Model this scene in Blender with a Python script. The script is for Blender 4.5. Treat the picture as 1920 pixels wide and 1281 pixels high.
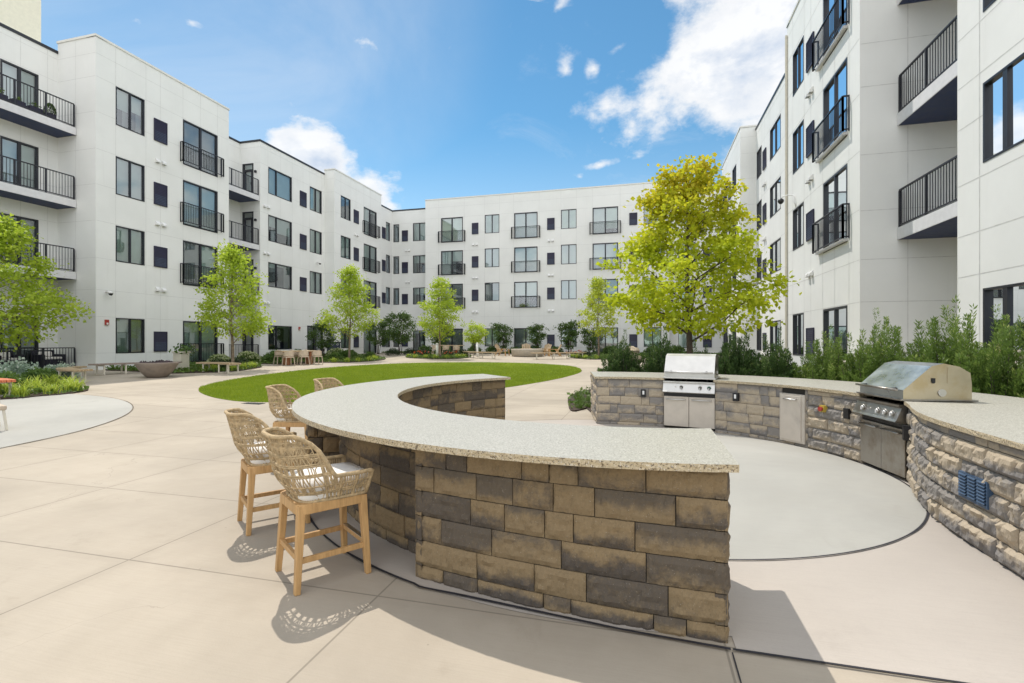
import bpy, bmesh, math, random, bisect
import numpy as np
from mathutils import Vector, Matrix, noise as mn

for o in list(bpy.data.objects):
    bpy.data.objects.remove(o, do_unlink=True)
SC = bpy.context.scene
COL = SC.collection
R = math.radians

# ------------------------------------------------------------------ camera
cam_d = bpy.data.cameras.new('camera')
cam = bpy.data.objects.new('camera', cam_d)
COL.objects.link(cam)
cam.location = (0, 0, 1.6)
cam.rotation_euler = (R(90), 0, math.atan(245 / 930))
cam_d.sensor_width = 36.0
cam_d.lens = 36.0 * 930 / 1920
cam_d.clip_start = 0.05
cam_d.clip_end = 3000
SC.camera = cam

# ------------------------------------------------------------------ light
SUN_DIR = Vector((-0.358, 0.335, 0.871)).normalized()      # towards the sun
sun_d = bpy.data.lights.new('sun', 'SUN')
sun_d.energy = 2.15
sun_d.angle = R(0.5)
sun_d.color = (1.0, 0.95, 0.87)
sun = bpy.data.objects.new('sun', sun_d)
COL.objects.link(sun)
sun.location = (-20, 20, 40)
sun.rotation_euler = SUN_DIR.to_track_quat('Z', 'Y').to_euler()

SC.render.engine = 'CYCLES'
SC.view_settings.view_transform = 'Standard'
SC.view_settings.look = 'None'
SC.view_settings.exposure = 0.84
SC.view_settings.gamma = 1.0
SC.cycles.max_bounces = 8
SC.cycles.transparent_max_bounces = 16
SC.cycles.sample_clamp_indirect = 6.0
try:
    SC.cycles.use_denoising = True
except Exception:
    pass


class NT:
    """small helper around a node tree"""
    def __init__(self, nt):
        self.nt = nt
    def n(self, typ, **kw):
        nd = self.nt.nodes.new(typ)
        for k, v in kw.items():
            setattr(nd, k, v)
        return nd
    def l(self, a, b):
        self.nt.links.new(a, b)
    def put(self, sock, v):
        if hasattr(v, 'is_linked') or isinstance(v, bpy.types.NodeSocket):
            self.l(v, sock)
        else:
            sock.default_value = v
    def math(self, op, a, b=0.0, c=0.0, clamp=False):
        nd = self.n('ShaderNodeMath', operation=op, use_clamp=clamp)
        for i, v in enumerate((a, b, c)):
            self.put(nd.inputs[i], v)
        return nd.outputs[0]
    def vmath(self, op, a, b=(0, 0, 0)):
        nd = self.n('ShaderNodeVectorMath', operation=op)
        self.put(nd.inputs[0], a)
        self.put(nd.inputs[1], b)
        return nd.outputs['Value'] if op in ('DOT_PRODUCT', 'LENGTH') else nd.outputs[0]
    def mix(self, f, a, b, blend='MIX'):
        nd = self.n('ShaderNodeMix', data_type='RGBA', blend_type=blend)
        self.put(nd.inputs['Factor'], f)
        for k, v in ((6, a), (7, b)):
            if isinstance(v, tuple) and len(v) == 3:
                v = v + (1.0,)
            self.put(nd.inputs[k], v)
        return nd.outputs[2]
    def ramp(self, f, lo, hi, a=0.0, b=1.0, smooth=True):
        nd = self.n('ShaderNodeMapRange', interpolation_type='SMOOTHSTEP' if smooth else 'LINEAR')
        self.put(nd.inputs[0], f)
        for i, v in enumerate((lo, hi, a, b)):
            self.put(nd.inputs[1 + i], v)
        return nd.outputs[0]
    def noise(self, vec, scale, detail=4.0, rough=0.55, dist=0.0):
        nd = self.n('ShaderNodeTexNoise')
        if vec is not None:
            self.l(vec, nd.inputs['Vector'])
        nd.inputs['Scale'].default_value = scale
        nd.inputs['Detail'].default_value = detail
        nd.inputs['Roughness'].default_value = rough
        nd.inputs['Distortion'].default_value = dist
        return nd.outputs['Fac']


# ------------------------------------------------------------------ sky
world = bpy.data.worlds.new('World')
SC.world = world
world.use_nodes = True
world.node_tree.nodes.clear()
W = NT(world.node_tree)
w_out = W.n('ShaderNodeOutputWorld')
sky = W.n('ShaderNodeTexSky', sky_type='NISHITA')
sky.sun_disc = False
sky.sun_elevation = math.asin(SUN_DIR.z)
sky.sun_rotation = math.atan2(SUN_DIR.x, SUN_DIR.y)
sky.air_density = 1.0
sky.dust_density = 0.0
sky.ozone_density = 6.0
bg_sky = W.n('ShaderNodeBackground')
bg_sky.inputs[1].default_value = 0.080
W.l(W.mix(1.0, sky.outputs[0], (0.78, 1.10, 1.0), 'MULTIPLY'), bg_sky.inputs[0])
tc = W.n('ShaderNodeTexCoord')
DV = W.vmath('NORMALIZE', tc.outputs['Generated'])
UP = Vector((0, 0, 1))
# clouds: (direction, half width, half height, tilt deg, strength, softness noise)
CLOUDS = [
    ((0.175, 0.866, 0.478), 0.165, 0.062, 14, 1.28), ((0.065, 0.880, 0.470), 0.070, 0.034, 8, 1.0),
    ((0.235, 0.850, 0.500), 0.135, 0.095, 30, 1.38), ((0.29, 0.83, 0.46), 0.15, 0.075, 0, .9),
    ((-0.588, 0.737, 0.328), 0.060, 0.050, -20, .95), ((-0.545, 0.779, 0.310), 0.095, 0.055, -28, 1.08),
    ((-0.492, 0.824, 0.279), 0.090, 0.042, -30, .95), ((-0.46, 0.845, 0.258), 0.05, 0.028, -20, .8),
    ((-0.04, 0.864, 0.501), 0.050, 0.022, 15, .62), ((-0.130, 0.868, 0.479), 0.026, 0.028, 0, .62),
    ((-0.083, 0.875, 0.477), 0.026, 0.026, 40, .58), ((-0.078, 0.940, 0.330), 0.045, 0.014, 10, .62),
    ((-0.115, 0.943, 0.312), 0.035, 0.018, 0, .52), ((-0.445, 0.742, 0.501), 0.11, 0.045, -10, .30),
    ((-0.650, 0.593, 0.475), 0.034, 0.016, -10, .56), ((-0.133, 0.818, 0.560), 0.06, 0.022, 40, .45),
    ((-0.70, 0.55, 0.45), 0.18, 0.12, 0, .16),
    # unseen clouds: west for window reflections; overhead, east, behind camera added as fill light
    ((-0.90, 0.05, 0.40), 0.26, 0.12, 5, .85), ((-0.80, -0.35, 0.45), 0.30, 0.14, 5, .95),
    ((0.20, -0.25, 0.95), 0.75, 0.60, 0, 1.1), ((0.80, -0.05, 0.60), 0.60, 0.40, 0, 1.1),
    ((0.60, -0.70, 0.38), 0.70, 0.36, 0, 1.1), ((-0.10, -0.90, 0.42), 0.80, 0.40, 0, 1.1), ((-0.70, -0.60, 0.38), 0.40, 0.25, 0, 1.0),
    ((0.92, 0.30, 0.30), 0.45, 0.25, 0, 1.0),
]
dens = None
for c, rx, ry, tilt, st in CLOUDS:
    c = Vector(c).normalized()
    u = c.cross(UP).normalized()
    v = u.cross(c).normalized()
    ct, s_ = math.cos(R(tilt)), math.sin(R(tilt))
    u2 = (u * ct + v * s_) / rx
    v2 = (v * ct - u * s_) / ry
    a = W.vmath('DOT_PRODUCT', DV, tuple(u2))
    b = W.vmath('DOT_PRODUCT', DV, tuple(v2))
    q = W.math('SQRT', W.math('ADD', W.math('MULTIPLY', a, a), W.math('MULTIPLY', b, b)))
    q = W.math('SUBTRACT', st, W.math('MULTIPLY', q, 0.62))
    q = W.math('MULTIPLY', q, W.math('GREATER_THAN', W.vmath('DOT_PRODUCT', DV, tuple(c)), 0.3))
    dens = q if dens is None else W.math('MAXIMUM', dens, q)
sq = W.n('ShaderNodeMapping')
sq.inputs['Scale'].default_value = (1, 1, 1.5)
W.l(DV, sq.inputs['Vector'])
n1 = W.noise(sq.outputs[0], 8.5, 12.0, 0.56, 0.15)
n2 = W.noise(sq.outputs[0], 26.0, 6.0, 0.65, 0.2)
d_all = W.math('ADD', dens, W.math('ADD', W.math('MULTIPLY', W.math('SUBTRACT', n1, 0.5), 1.75),
                                    W.math('MULTIPLY', W.math('SUBTRACT', n2, 0.5), 0.55)))
mask0 = W.ramp(d_all, 0.24, 0.74)
# thin veil: pale haze low in the sky and high cirrus towards the sun
sz = W.n('ShaderNodeSeparateXYZ'); W.l(DV, sz.inputs[0])
low = W.ramp(sz.outputs[2], 0.10, 0.42, 0.34, 0.0)
cir = W.math('MULTIPLY', W.ramp(W.vmath('DOT_PRODUCT', DV, tuple(Vector((-0.66, 0.55, 0.52)).normalized())), 0.86, 1.0, 0.0, 0.40),
             W.ramp(W.noise(sq.outputs[0], 2.6, 6.0, 0.6, 0.8), 0.25, 0.75, 0.35, 1.0))
wis = W.math('MULTIPLY', W.ramp(W.noise(sq.outputs[0], 3.4, 8.0, 0.66, 0.9), 0.52, 0.82, 0.0, 0.32), 1.0)
veil = W.math('MAXIMUM', W.math('MAXIMUM', low, cir), wis)
mask = W.math('MAXIMUM', mask0, veil)
off = W.n('ShaderNodeVectorMath', operation='ADD')
W.l(sq.outputs[0], off.inputs[0])
off.inputs[1].default_value = tuple(SUN_DIR * 0.045)
n1b = W.noise(off.outputs[0], 8.5, 12.0, 0.56, 0.15)
shade = W.math('ADD', 0.62, W.math('MULTIPLY', W.math('SUBTRACT', n1, n1b), 4.0), clamp=True)
thick = W.ramp(d_all, 0.55, 1.05)
core = W.mix(shade, (0.56, 0.66, 0.82), (1.04, 1.04, 1.04))
ccol = W.mix(thick, (1.0, 1.0, 1.0), core)
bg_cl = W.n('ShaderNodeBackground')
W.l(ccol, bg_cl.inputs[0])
lit = W.ramp(W.vmath('DOT_PRODUCT', DV, (0.55, -0.80, 0.25)), -0.25, 0.45, 0.56, 1.05)    # unseen banks opposite the sun brightened to fill the shaded walls
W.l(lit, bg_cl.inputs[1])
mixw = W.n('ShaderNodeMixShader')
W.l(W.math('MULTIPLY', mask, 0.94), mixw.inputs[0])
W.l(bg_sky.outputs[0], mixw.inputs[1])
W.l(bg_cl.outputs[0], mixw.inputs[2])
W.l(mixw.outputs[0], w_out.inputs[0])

# ------------------------------------------------------------------ helpers
class MB:
    """collects polygons and builds ONE mesh object"""
    def __init__(self):
        self.v, self.f, self.m, self.s = [], [], [], []
        self.attr = []
    def poly(self, pts, mi=0, smooth=False):
        b = len(self.v)
        self.v.extend(tuple(p) for p in pts)
        self.f.append(tuple(range(b, b + len(pts))))
        self.m.append(mi); self.s.append(smooth)
    def box(self, x0, x1, y0, y1, z0, z1, mi=0, T=None):
        c = [(x0, y0, z0), (x1, y0, z0), (x1, y1, z0), (x0, y1, z0), (x0, y0, z1), (x1, y0, z1), (x1, y1, z1), (x0, y1, z1)]
        if T is not None:
            c = [tuple(T(*p)) for p in c]
        b = len(self.v)
        self.v.extend(c)
        for q in ((0, 3, 2, 1), (4, 5, 6, 7), (0, 1, 5, 4), (1, 2, 6, 5), (2, 3, 7, 6), (3, 0, 4, 7)):
            self.f.append(tuple(b + i for i in q)); self.m.append(mi); self.s.append(False)
    def beam(self, p, q, w, h, mi=0, w2=None, h2=None, up=(0, 0, 1)):
        """square bar from p to q"""
        p, q = Vector(p), Vector(q)
        d = (q - p).normalized()
        upv = Vector(up)
        if abs(d.dot(upv)) > 0.98:
            upv = Vector((1, 0, 0))
        a = d.cross(upv).normalized(); b_ = a.cross(d).normalized()
        w2 = w if w2 is None else w2; h2 = h if h2 is None else h2
        b = len(self.v)
        for c, ww, hh in ((p, w, h), (q, w2, h2)):
            for sx, sy in ((-1, -1), (1, -1), (1, 1), (-1, 1)):
                self.v.append(tuple(c + a * sx * ww / 2 + b_ * sy * hh / 2))
        for qd in ((0, 1, 2, 3), (7, 6, 5, 4), (0, 4, 5, 1), (1, 5, 6, 2), (2, 6, 7, 3), (3, 7, 4, 0)):
            self.f.append(tuple(b + i for i in qd)); self.m.append(mi); self.s.append(False)
    def tube(self, pts, rad, n=6, mi=0, closed=False, smooth=True, cap=True):
        pts = [Vector(p) for p in pts]
        L = len(pts)
        rads = rad if isinstance(rad, (list, tuple)) else [rad] * L
        ref = Vector((0, 0, 1))
        b0 = len(self.v)
        prev = None
        for i, p in enumerate(pts):
            if closed:
                d = (pts[(i + 1) % L] - pts[i - 1])
            else:
                d = pts[min(i + 1, L - 1)] - pts[max(i - 1, 0)]
            if d.length < 1e-9:
                d = Vector((0, 0, 1))
            d.normalize()
            if prev is None:
                a = d.cross(ref)
                if a.length < 0.05:
                    a = d.cross(Vector((1, 0, 0)))
            else:
                a = prev - d * prev.dot(d)
                if a.length < 1e-6:
                    a = d.cross(ref)
            a.normalize(); prev = a
            b_ = d.cross(a)
            for k in range(n):
                t = 2 * math.pi * k / n
                self.v.append(tuple(p + (a * math.cos(t) + b_ * math.sin(t)) * rads[i]))
        for i in range(L if closed else L - 1):
            j = (i + 1) % L
            for k in range(n):
                k2 = (k + 1) % n
                self.f.append((b0 + i * n + k, b0 + i * n + k2, b0 + j * n + k2, b0 + j * n + k))
                self.m.append(mi); self.s.append(smooth)
        if cap and not closed:
            self.f.append(tuple(b0 + k for k in reversed(range(n)))); self.m.append(mi); self.s.append(False)
            self.f.append(tuple(b0 + (L - 1) * n + k for k in range(n))); self.m.append(mi); self.s.append(False)
    def lathe(self, prof, n=32, c=(0, 0, 0), mi=0, smooth=True, cap=True):
        b0 = len(self.v)
        for r_, z in prof:
            for k in range(n):
                t = 2 * math.pi * k / n
                self.v.append((c[0] + r_ * math.cos(t), c[1] + r_ * math.sin(t), c[2] + z))
        for i in range(len(prof) - 1):
            for k in range(n):
                k2 = (k + 1) % n
                self.f.append((b0 + i * n + k, b0 + i * n + k2, b0 + (i + 1) * n + k2, b0 + (i + 1) * n + k))
                self.m.append(mi); self.s.append(smooth)
        if cap:
            self.f.append(tuple(b0 + k for k in reversed(range(n)))); self.m.append(mi); self.s.append(False)
            e = b0 + (len(prof) - 1) * n
            self.f.append(tuple(e + k for k in range(n))); self.m.append(mi); self.s.append(False)
    def prism(self, outline, z0, z1, mi=0, mi_side=None, T=None):
        T = T or (lambda x, y, z: (x, y, z))
        n = len(outline)
        b = len(self.v)
        self.v.extend(tuple(T(x, y, z0)) for x, y in outline)
        self.v.extend(tuple(T(x, y, z1)) for x, y in outline)
        self.f.append(tuple(b + i for i in reversed(range(n)))); self.m.append(mi); self.s.append(False)
        self.f.append(tuple(b + n + i for i in range(n))); self.m.append(mi); self.s.append(False)
        for i in range(n):
            j = (i + 1) % n
            self.f.append((b + i, b + j, b + n + j, b + n + i)); self.m.append(mi if mi_side is None else mi_side); self.s.append(False)
    def build(self, name, mats, parent=None, loc=None, bevel=0.0, attr=None):
        me = bpy.data.meshes.new(name)
        vs = self.v
        if parent is not None and parent.get('_world'):
            L = parent.location
            vs = [(x - L[0], y - L[1], z - L[2]) for x, y, z in vs]
        me.from_pydata(vs, [], self.f)
        if not isinstance(mats, (list, tuple)):
            mats = [mats]
        for m in mats:
            me.materials.append(m)
        me.polygons.foreach_set('material_index', np.array(self.m, dtype=np.int32))
        me.polygons.foreach_set('use_smooth', np.array(self.s, dtype=bool))
        if attr:
            for an, vals in attr.items():
                a = me.attributes.new(an, 'FLOAT_COLOR', 'POINT')
                a.data.foreach_set('color', np.array(vals, dtype=np.float32).ravel())
        me.validate()
        me.update()
        o = bpy.data.objects.new(name, me)
        COL.objects.link(o)
        if parent is not None:
            o.parent = parent
        if loc is not None:
            o.location = loc
        if bevel > 0:
            md = o.modifiers.new('bevel', 'BEVEL')
            md.width = bevel; md.segments = 2; md.limit_method = 'ANGLE'; md.angle_limit = R(40)
        return o


def tag(o, label, cat, group=None, kind=None):
    if label: o['label'] = label
    if cat: o['category'] = cat
    if group: o['group'] = group
    if kind: o['kind'] = kind
    return o


def thing(name, label, cat, loc=(0, 0, 0), rz=0.0, group=None, world=False):
    o = bpy.data.objects.new(name, None)
    o.empty_display_size = 0.2
    COL.objects.link(o)
    o.location = loc
    o.rotation_euler = (0, 0, rz)
    if world:
        o['_world'] = True
    return tag(o, label, cat, group)


def struct(o):
    o['kind'] = 'structure'
    return o


def copy_tree(o, parent=None):
    c = o.copy()
    COL.objects.link(c)
    if parent is not None:
        c.parent = parent
    for ch in [x for x in bpy.data.objects if x.parent == o]:
        copy_tree(ch, c)
    return c


def place(src, first, label, loc, rz, scale=None):
    """src itself the first time, afterwards a copy of it and of its parts"""
    o = src if first else copy_tree(src)
    o.location = loc; o.rotation_euler = (0, 0, rz); o['label'] = label
    if scale is not None:
        o.scale = scale if isinstance(scale, tuple) else (scale,) * 3
    return o


def gz(x, y):
    r = math.hypot(x + 1, y - 4)
    return min(max((r - 9) / 28, 0), 1) * 0.55


def quads_mesh(name, co, faces4, mat, parent=None, var=None, smooth=False):
    """fast mesh from numpy arrays; faces are quads"""
    me = bpy.data.meshes.new(name)
    nv, nf = len(co), len(faces4)
    me.vertices.add(nv)
    me.vertices.foreach_set('co', np.asarray(co, dtype=np.float32).ravel())
    k = faces4.shape[1]
    me.loops.add(nf * k)
    me.loops.foreach_set('vertex_index', np.asarray(faces4, dtype=np.int32).ravel())
    me.polygons.add(nf)
    me.polygons.foreach_set('loop_start', np.arange(0, nf * k, k, dtype=np.int32))
    me.polygons.foreach_set('loop_total', np.full(nf, k, dtype=np.int32))
    if smooth:
        me.polygons.foreach_set('use_smooth', np.ones(nf, dtype=bool))
    if var is not None:
        a = me.attributes.new('var', 'FLOAT', 'POINT')
        a.data.foreach_set('value', np.asarray(var, dtype=np.float32))
    me.materials.append(mat)
    me.update(calc_edges=True)
    o = bpy.data.objects.new(name, me)
    COL.objects.link(o)
    if parent is not None:
        o.parent = parent
    return o


# ------------------------------------------------------------------ materials
def mat(name):
    m = bpy.data.materials.new(name)
    m.use_nodes = True
    t = NT(m.node_tree)
    b = m.node_tree.nodes['Principled BSDF']
    return m, t, b


def simple(name, col, rough=0.6, metal=0.0, var=0.12, scale=6.0, bump=0.0, bscale=40.0, spec=0.5, fine=None):
    """one colour broken up by noise, with an optional bump"""
    m, t, b = mat(name)
    tcn = t.n('ShaderNodeTexCoord')
    n = t.noise(tcn.outputs['Object'], scale, 5.0, 0.6)
    lo = tuple(c * (1 - var) for c in col); hi = tuple(min(1, c * (1 + var)) for c in col)
    c = t.mix(t.ramp(n, 0.3, 0.7), lo, hi)
    if fine:
        nf = t.noise(tcn.outputs['Object'], fine, 2.0, 0.7)
        c = t.mix(t.math('MULTIPLY', t.ramp(nf, 0.45, 0.7), 0.25), c, tuple(x * 0.6 for x in col))
    t.l(c, b.inputs['Base Color'])
    t.l(t.ramp(n, 0.2, 0.8, max(0, rough - 0.08), min(1, rough + 0.08)), b.inputs['Roughness'])
    b.inputs['Metallic'].default_value = metal
    b.inputs['Specular IOR Level'].default_value = spec
    if bump:
        bn = t.n('ShaderNodeBump')
        bn.inputs['Strength'].default_value = bump
        bn.inputs['Distance'].default_value = 0.01
        t.l(t.noise(tcn.outputs['Object'], bscale, 4.0, 0.6), bn.inputs['Height'])
        t.l(bn.outputs[0], b.inputs['Normal'])
    return m


def concrete(name, col, joints=False, stain=0.10, warm=None):
    m, t, b = mat(name)
    tcn = t.n('ShaderNodeTexCoord')
    P = tcn.outputs['Object']
    nb = t.noise(P, 0.35, 6.0, 0.6, 0.4)
    nm = t.noise(P, 2.3, 6.0, 0.65)
    nf = t.noise(P, 90.0, 3.0, 0.7)
    c = t.mix(t.ramp(nb, 0.3, 0.7), tuple(x * (1 - stain) for x in col), tuple(min(1, x * (1 + stain * .6)) for x in col))
    c = t.mix(t.math('MULTIPLY', t.ramp(nm, 0.35, 0.75), 0.16), c, tuple(x * 0.80 for x in (warm or col)))
    c = t.mix(t.math('MULTIPLY', t.ramp(nf, 0.5, 0.75), 0.14), c, tuple(x * 0.6 for x in col))
    # broom finish, hairline cracks, drips and scuffs
    mp = t.n('ShaderNodeMapping'); mp.inputs['Scale'].default_value = (3.0, 110.0, 1.0); mp.inputs['Rotation'].default_value = (0, 0, 0.12); t.l(P, mp.inputs['Vector'])
    br = t.noise(mp.outputs[0], 1.0, 3.0, 0.6)
    c = t.mix(t.math('MULTIPLY', t.ramp(br, 0.35, 0.75), 0.20), c, tuple(x * 0.72 for x in col))
    dv = t.n('ShaderNodeVectorMath', operation='ADD'); t.l(P, dv.inputs[0])
    dn = t.n('ShaderNodeTexNoise'); dn.inputs['Scale'].default_value = 2.2; dn.inputs['Detail'].default_value = 6.0; t.l(P, dn.inputs['Vector'])
    ds = t.n('ShaderNodeVectorMath', operation='SCALE'); ds.inputs['Scale'].default_value = 0.7; t.l(dn.outputs['Color'], ds.inputs[0]); t.l(ds.outputs[0], dv.inputs[1])
    ve = t.n('ShaderNodeTexVoronoi', feature='DISTANCE_TO_EDGE'); ve.inputs['Scale'].default_value = 0.38; t.l(dv.outputs[0], ve.inputs['Vector'])
    ck = t.math('MULTIPLY', t.ramp(ve.outputs['Distance'], 0.0, 0.0022, 1.0, 0.0), t.ramp(nb, 0.52, 0.62))
    c = t.mix(t.math('MULTIPLY', ck, 0.38), c, tuple(x * 0.35 for x in col))
    sc_ = t.ramp(t.noise(P, 1.1, 9.0, 0.72, 1.2), 0.56, 0.72)
    c = t.mix(t.math('MULTIPLY', sc_, 0.22), c, tuple(x * 0.62 for x in (warm or col)))
    # small dark specks and marks
    vo = t.n('ShaderNodeTexVoronoi'); vo.inputs['Scale'].default_value = 3.1
    t.l(P, vo.inputs['Vector'])
    spk = t.math('LESS_THAN', vo.outputs['Distance'], 0.022)
    c = t.mix(t.math('MULTIPLY', spk, 0.35), c, (0.12, 0.10, 0.08))
    if joints:
        sp = t.n('ShaderNodeSeparateXYZ'); t.l(P, sp.inputs[0])
        def line(coord, off, per, w):
            q = t.math('PINGPONG', t.math('SUBTRACT', coord, off), per / 2)
            return t.ramp(q, w * 0.4, w, 1.0, 0.0)
        lx = line(sp.outputs[0], -1.61, 2.03, 0.009)
        ly = line(sp.outputs[1], 2.80, 1.31, 0.009)
        ln = t.math('MAXIMUM', lx, ly)
        halo = t.math('MAXIMUM', line(sp.outputs[0], -1.61, 2.03, 0.10), line(sp.outputs[1], 2.80, 1.31, 0.10))
        c = t.mix(t.math('MULTIPLY', t.math('MULTIPLY', halo, t.ramp(nm, 0.35, 0.7)), 0.16), c, tuple(x * 0.6 for x in col))
        c = t.mix(t.math('MULTIPLY', ln, 0.62), c, (0.13, 0.11, 0.085))
        # each bay between the saw cuts was poured a little differently
        fx = t.math('FLOOR', t.math('DIVIDE', t.math('SUBTRACT', sp.outputs[0], -1.61), 2.03))
        fy = t.math('FLOOR', t.math('DIVIDE', t.math('SUBTRACT', sp.outputs[1], 2.80), 1.31))
        cb = t.n('ShaderNodeCombineXYZ'); t.l(fx, cb.inputs[0]); t.l(fy, cb.inputs[1])
        wn = t.n('ShaderNodeTexWhiteNoise', noise_dimensions='2D'); t.l(cb.outputs[0], wn.inputs['Vector'])
        c = t.mix(t.math('MULTIPLY', wn.outputs['Value'], 0.20), c, tuple(x * 0.75 for x in col))
    t.l(c, b.inputs['Base Color'])
    b.inputs['Roughness'].default_value = 0.85
    b.inputs['Specular IOR Level'].default_value = 0.25
    bn = t.n('ShaderNodeBump'); bn.inputs['Strength'].default_value = 0.25; bn.inputs['Distance'].default_value = 0.004
    t.l(nf, bn.inputs['Height']); t.l(bn.outputs[0], b.inputs['Normal'])
    return m


M = {}
M['plaza'] = concrete('beige_concrete', (0.415, 0.358, 0.285), joints=True, stain=0.18, warm=(0.33, 0.27, 0.19))
M['terrace'] = concrete('pale_pink_concrete', (0.435, 0.388, 0.340), stain=0.10)
M['pad'] = concrete('grey_concrete', (0.385, 0.372, 0.335), stain=0.13, warm=(0.42, 0.39, 0.33))
M['rubber'] = simple('joint_filler', (0.018, 0.017, 0.022), 0.8, var=0.4, scale=20)
M['joint_brown'] = simple('weathered_joint', (0.12, 0.09, 0.06), 0.9, var=0.3)
M['mulch'] = simple('dark_mulch', (0.045, 0.028, 0.018), 0.95, var=0.6, scale=14, bump=1.0, bscale=30)


def wallmat():
    m, t, b = mat('white_wall_panel')
    tcn = t.n('ShaderNodeTexCoord'); P = tcn.outputs['Object']
    nb = t.noise(P, 0.5, 5.0, 0.6)
    nf = t.noise(P, 30.0, 3.0, 0.6)
    c = t.mix(t.ramp(nb, 0.3, 0.7), (0.755, 0.75, 0.725), (0.805, 0.80, 0.775))
    mp = t.n('ShaderNodeMapping'); mp.inputs['Scale'].default_value = (3.0, 3.0, 0.12); t.l(P, mp.inputs['Vector'])
    st = t.noise(mp.outputs[0], 1.5, 4.0, 0.65)
    c = t.mix(t.math('MULTIPLY', t.ramp(st, 0.55, 0.8), 0.13), c, (0.52, 0.50, 0.46))
    t.l(c, b.inputs['Base Color'])
    b.inputs['Roughness'].default_value = 0.7
    b.inputs['Specular IOR Level'].default_value = 0.3
    bn = t.n('ShaderNodeBump'); bn.inputs['Strength'].default_value = 0.12; bn.inputs['Distance'].default_value = 0.004
    t.l(nf, bn.inputs['Height']); t.l(bn.outputs[0], b.inputs['Normal'])
    return m
M['wall'] = wallmat()
M['joint'] = simple('panel_joint', (0.61, 0.60, 0.58), 0.8, var=0.1)
M['steel_p'] = simple('satin_steel_face', (0.62, 0.60, 0.57), 0.35, metal=0.55, var=0.05)
M['black'] = simple('dark_metal', (0.014, 0.015, 0.022), 0.42, var=0.25, scale=3.0, spec=0.5)
M['navy'] = simple('navy_soffit', (0.026, 0.040, 0.105), 0.6, var=0.15)
M['louver'] = simple('dark_louver', (0.016, 0.013, 0.040), 0.5, var=0.2)
M['louver2'] = simple('blue_louver', (0.03, 0.04, 0.075), 0.5, var=0.2)
M['coping'] = simple('white_coping', (0.72, 0.70, 0.66), 0.5, var=0.05)
M['cream'] = simple('cream_stucco', (0.80, 0.75, 0.60), 0.8, var=0.04)
M['white'] = simple('white_paint', (0.75, 0.74, 0.72), 0.5, var=0.06)
M['slab'] = simple('balcony_slab_white', (0.66, 0.65, 0.66), 0.6, var=0.05)
M['blind'] = simple('pale_blind', (0.64, 0.69, 0.68), 0.8, var=0.06, scale=1.0)
M['blind_g'] = simple('green_blind', (0.56, 0.66, 0.60), 0.8, var=0.10, scale=1.0)
M['blind_d'] = simple('grey_blind', (0.36, 0.37, 0.38), 0.8, var=0.12, scale=1.0)
M['room'] = simple('dim_room', (0.050, 0.055, 0.065), 0.9, var=0.7, scale=1.2)
M['roof'] = simple('roof_membrane', (0.35, 0.35, 0.34), 0.9)


def glassmat():
    m = bpy.data.materials.new('window_glass')
    m.use_nodes = True
    t = NT(m.node_tree)
    m.node_tree.nodes.clear()
    out = t.n('ShaderNodeOutputMaterial')
    tr = t.n('ShaderNodeBsdfTransparent'); tr.inputs[0].default_value = (0.86, 0.94, 0.92, 1)
    gl = t.n('ShaderNodeBsdfGlossy'); gl.inputs['Roughness'].default_value = 0.015
    gl.inputs[0].default_value = (0.93, 0.97, 1.0, 1)
    fr = t.n('ShaderNodeFresnel'); fr.inputs[0].default_value = 1.75
    tcn = t.n('ShaderNodeTexCoord')
    bn = t.n('ShaderNodeBump'); bn.inputs['Strength'].default_value = 0.05; bn.inputs['Distance'].default_value = 0.02
    t.l(t.noise(tcn.outputs['Object'], 1.1, 1.0, 0.4), bn.inputs['Height'])
    t.l(bn.outputs[0], gl.inputs['Normal']); t.l(bn.outputs[0], fr.inputs['Normal'])
    mx = t.n('ShaderNodeMixShader')
    t.l(t.math('ADD', t.math('MULTIPLY', fr.outputs[0], 1.0), 0.15, clamp=True), mx.inputs[0])
    t.l(tr.outputs[0], mx.inputs[1]); t.l(gl.outputs[0], mx.inputs[2])
    t.l(mx.outputs[0], out.inputs[0])
    return m
M['glass'] = glassmat()


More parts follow.
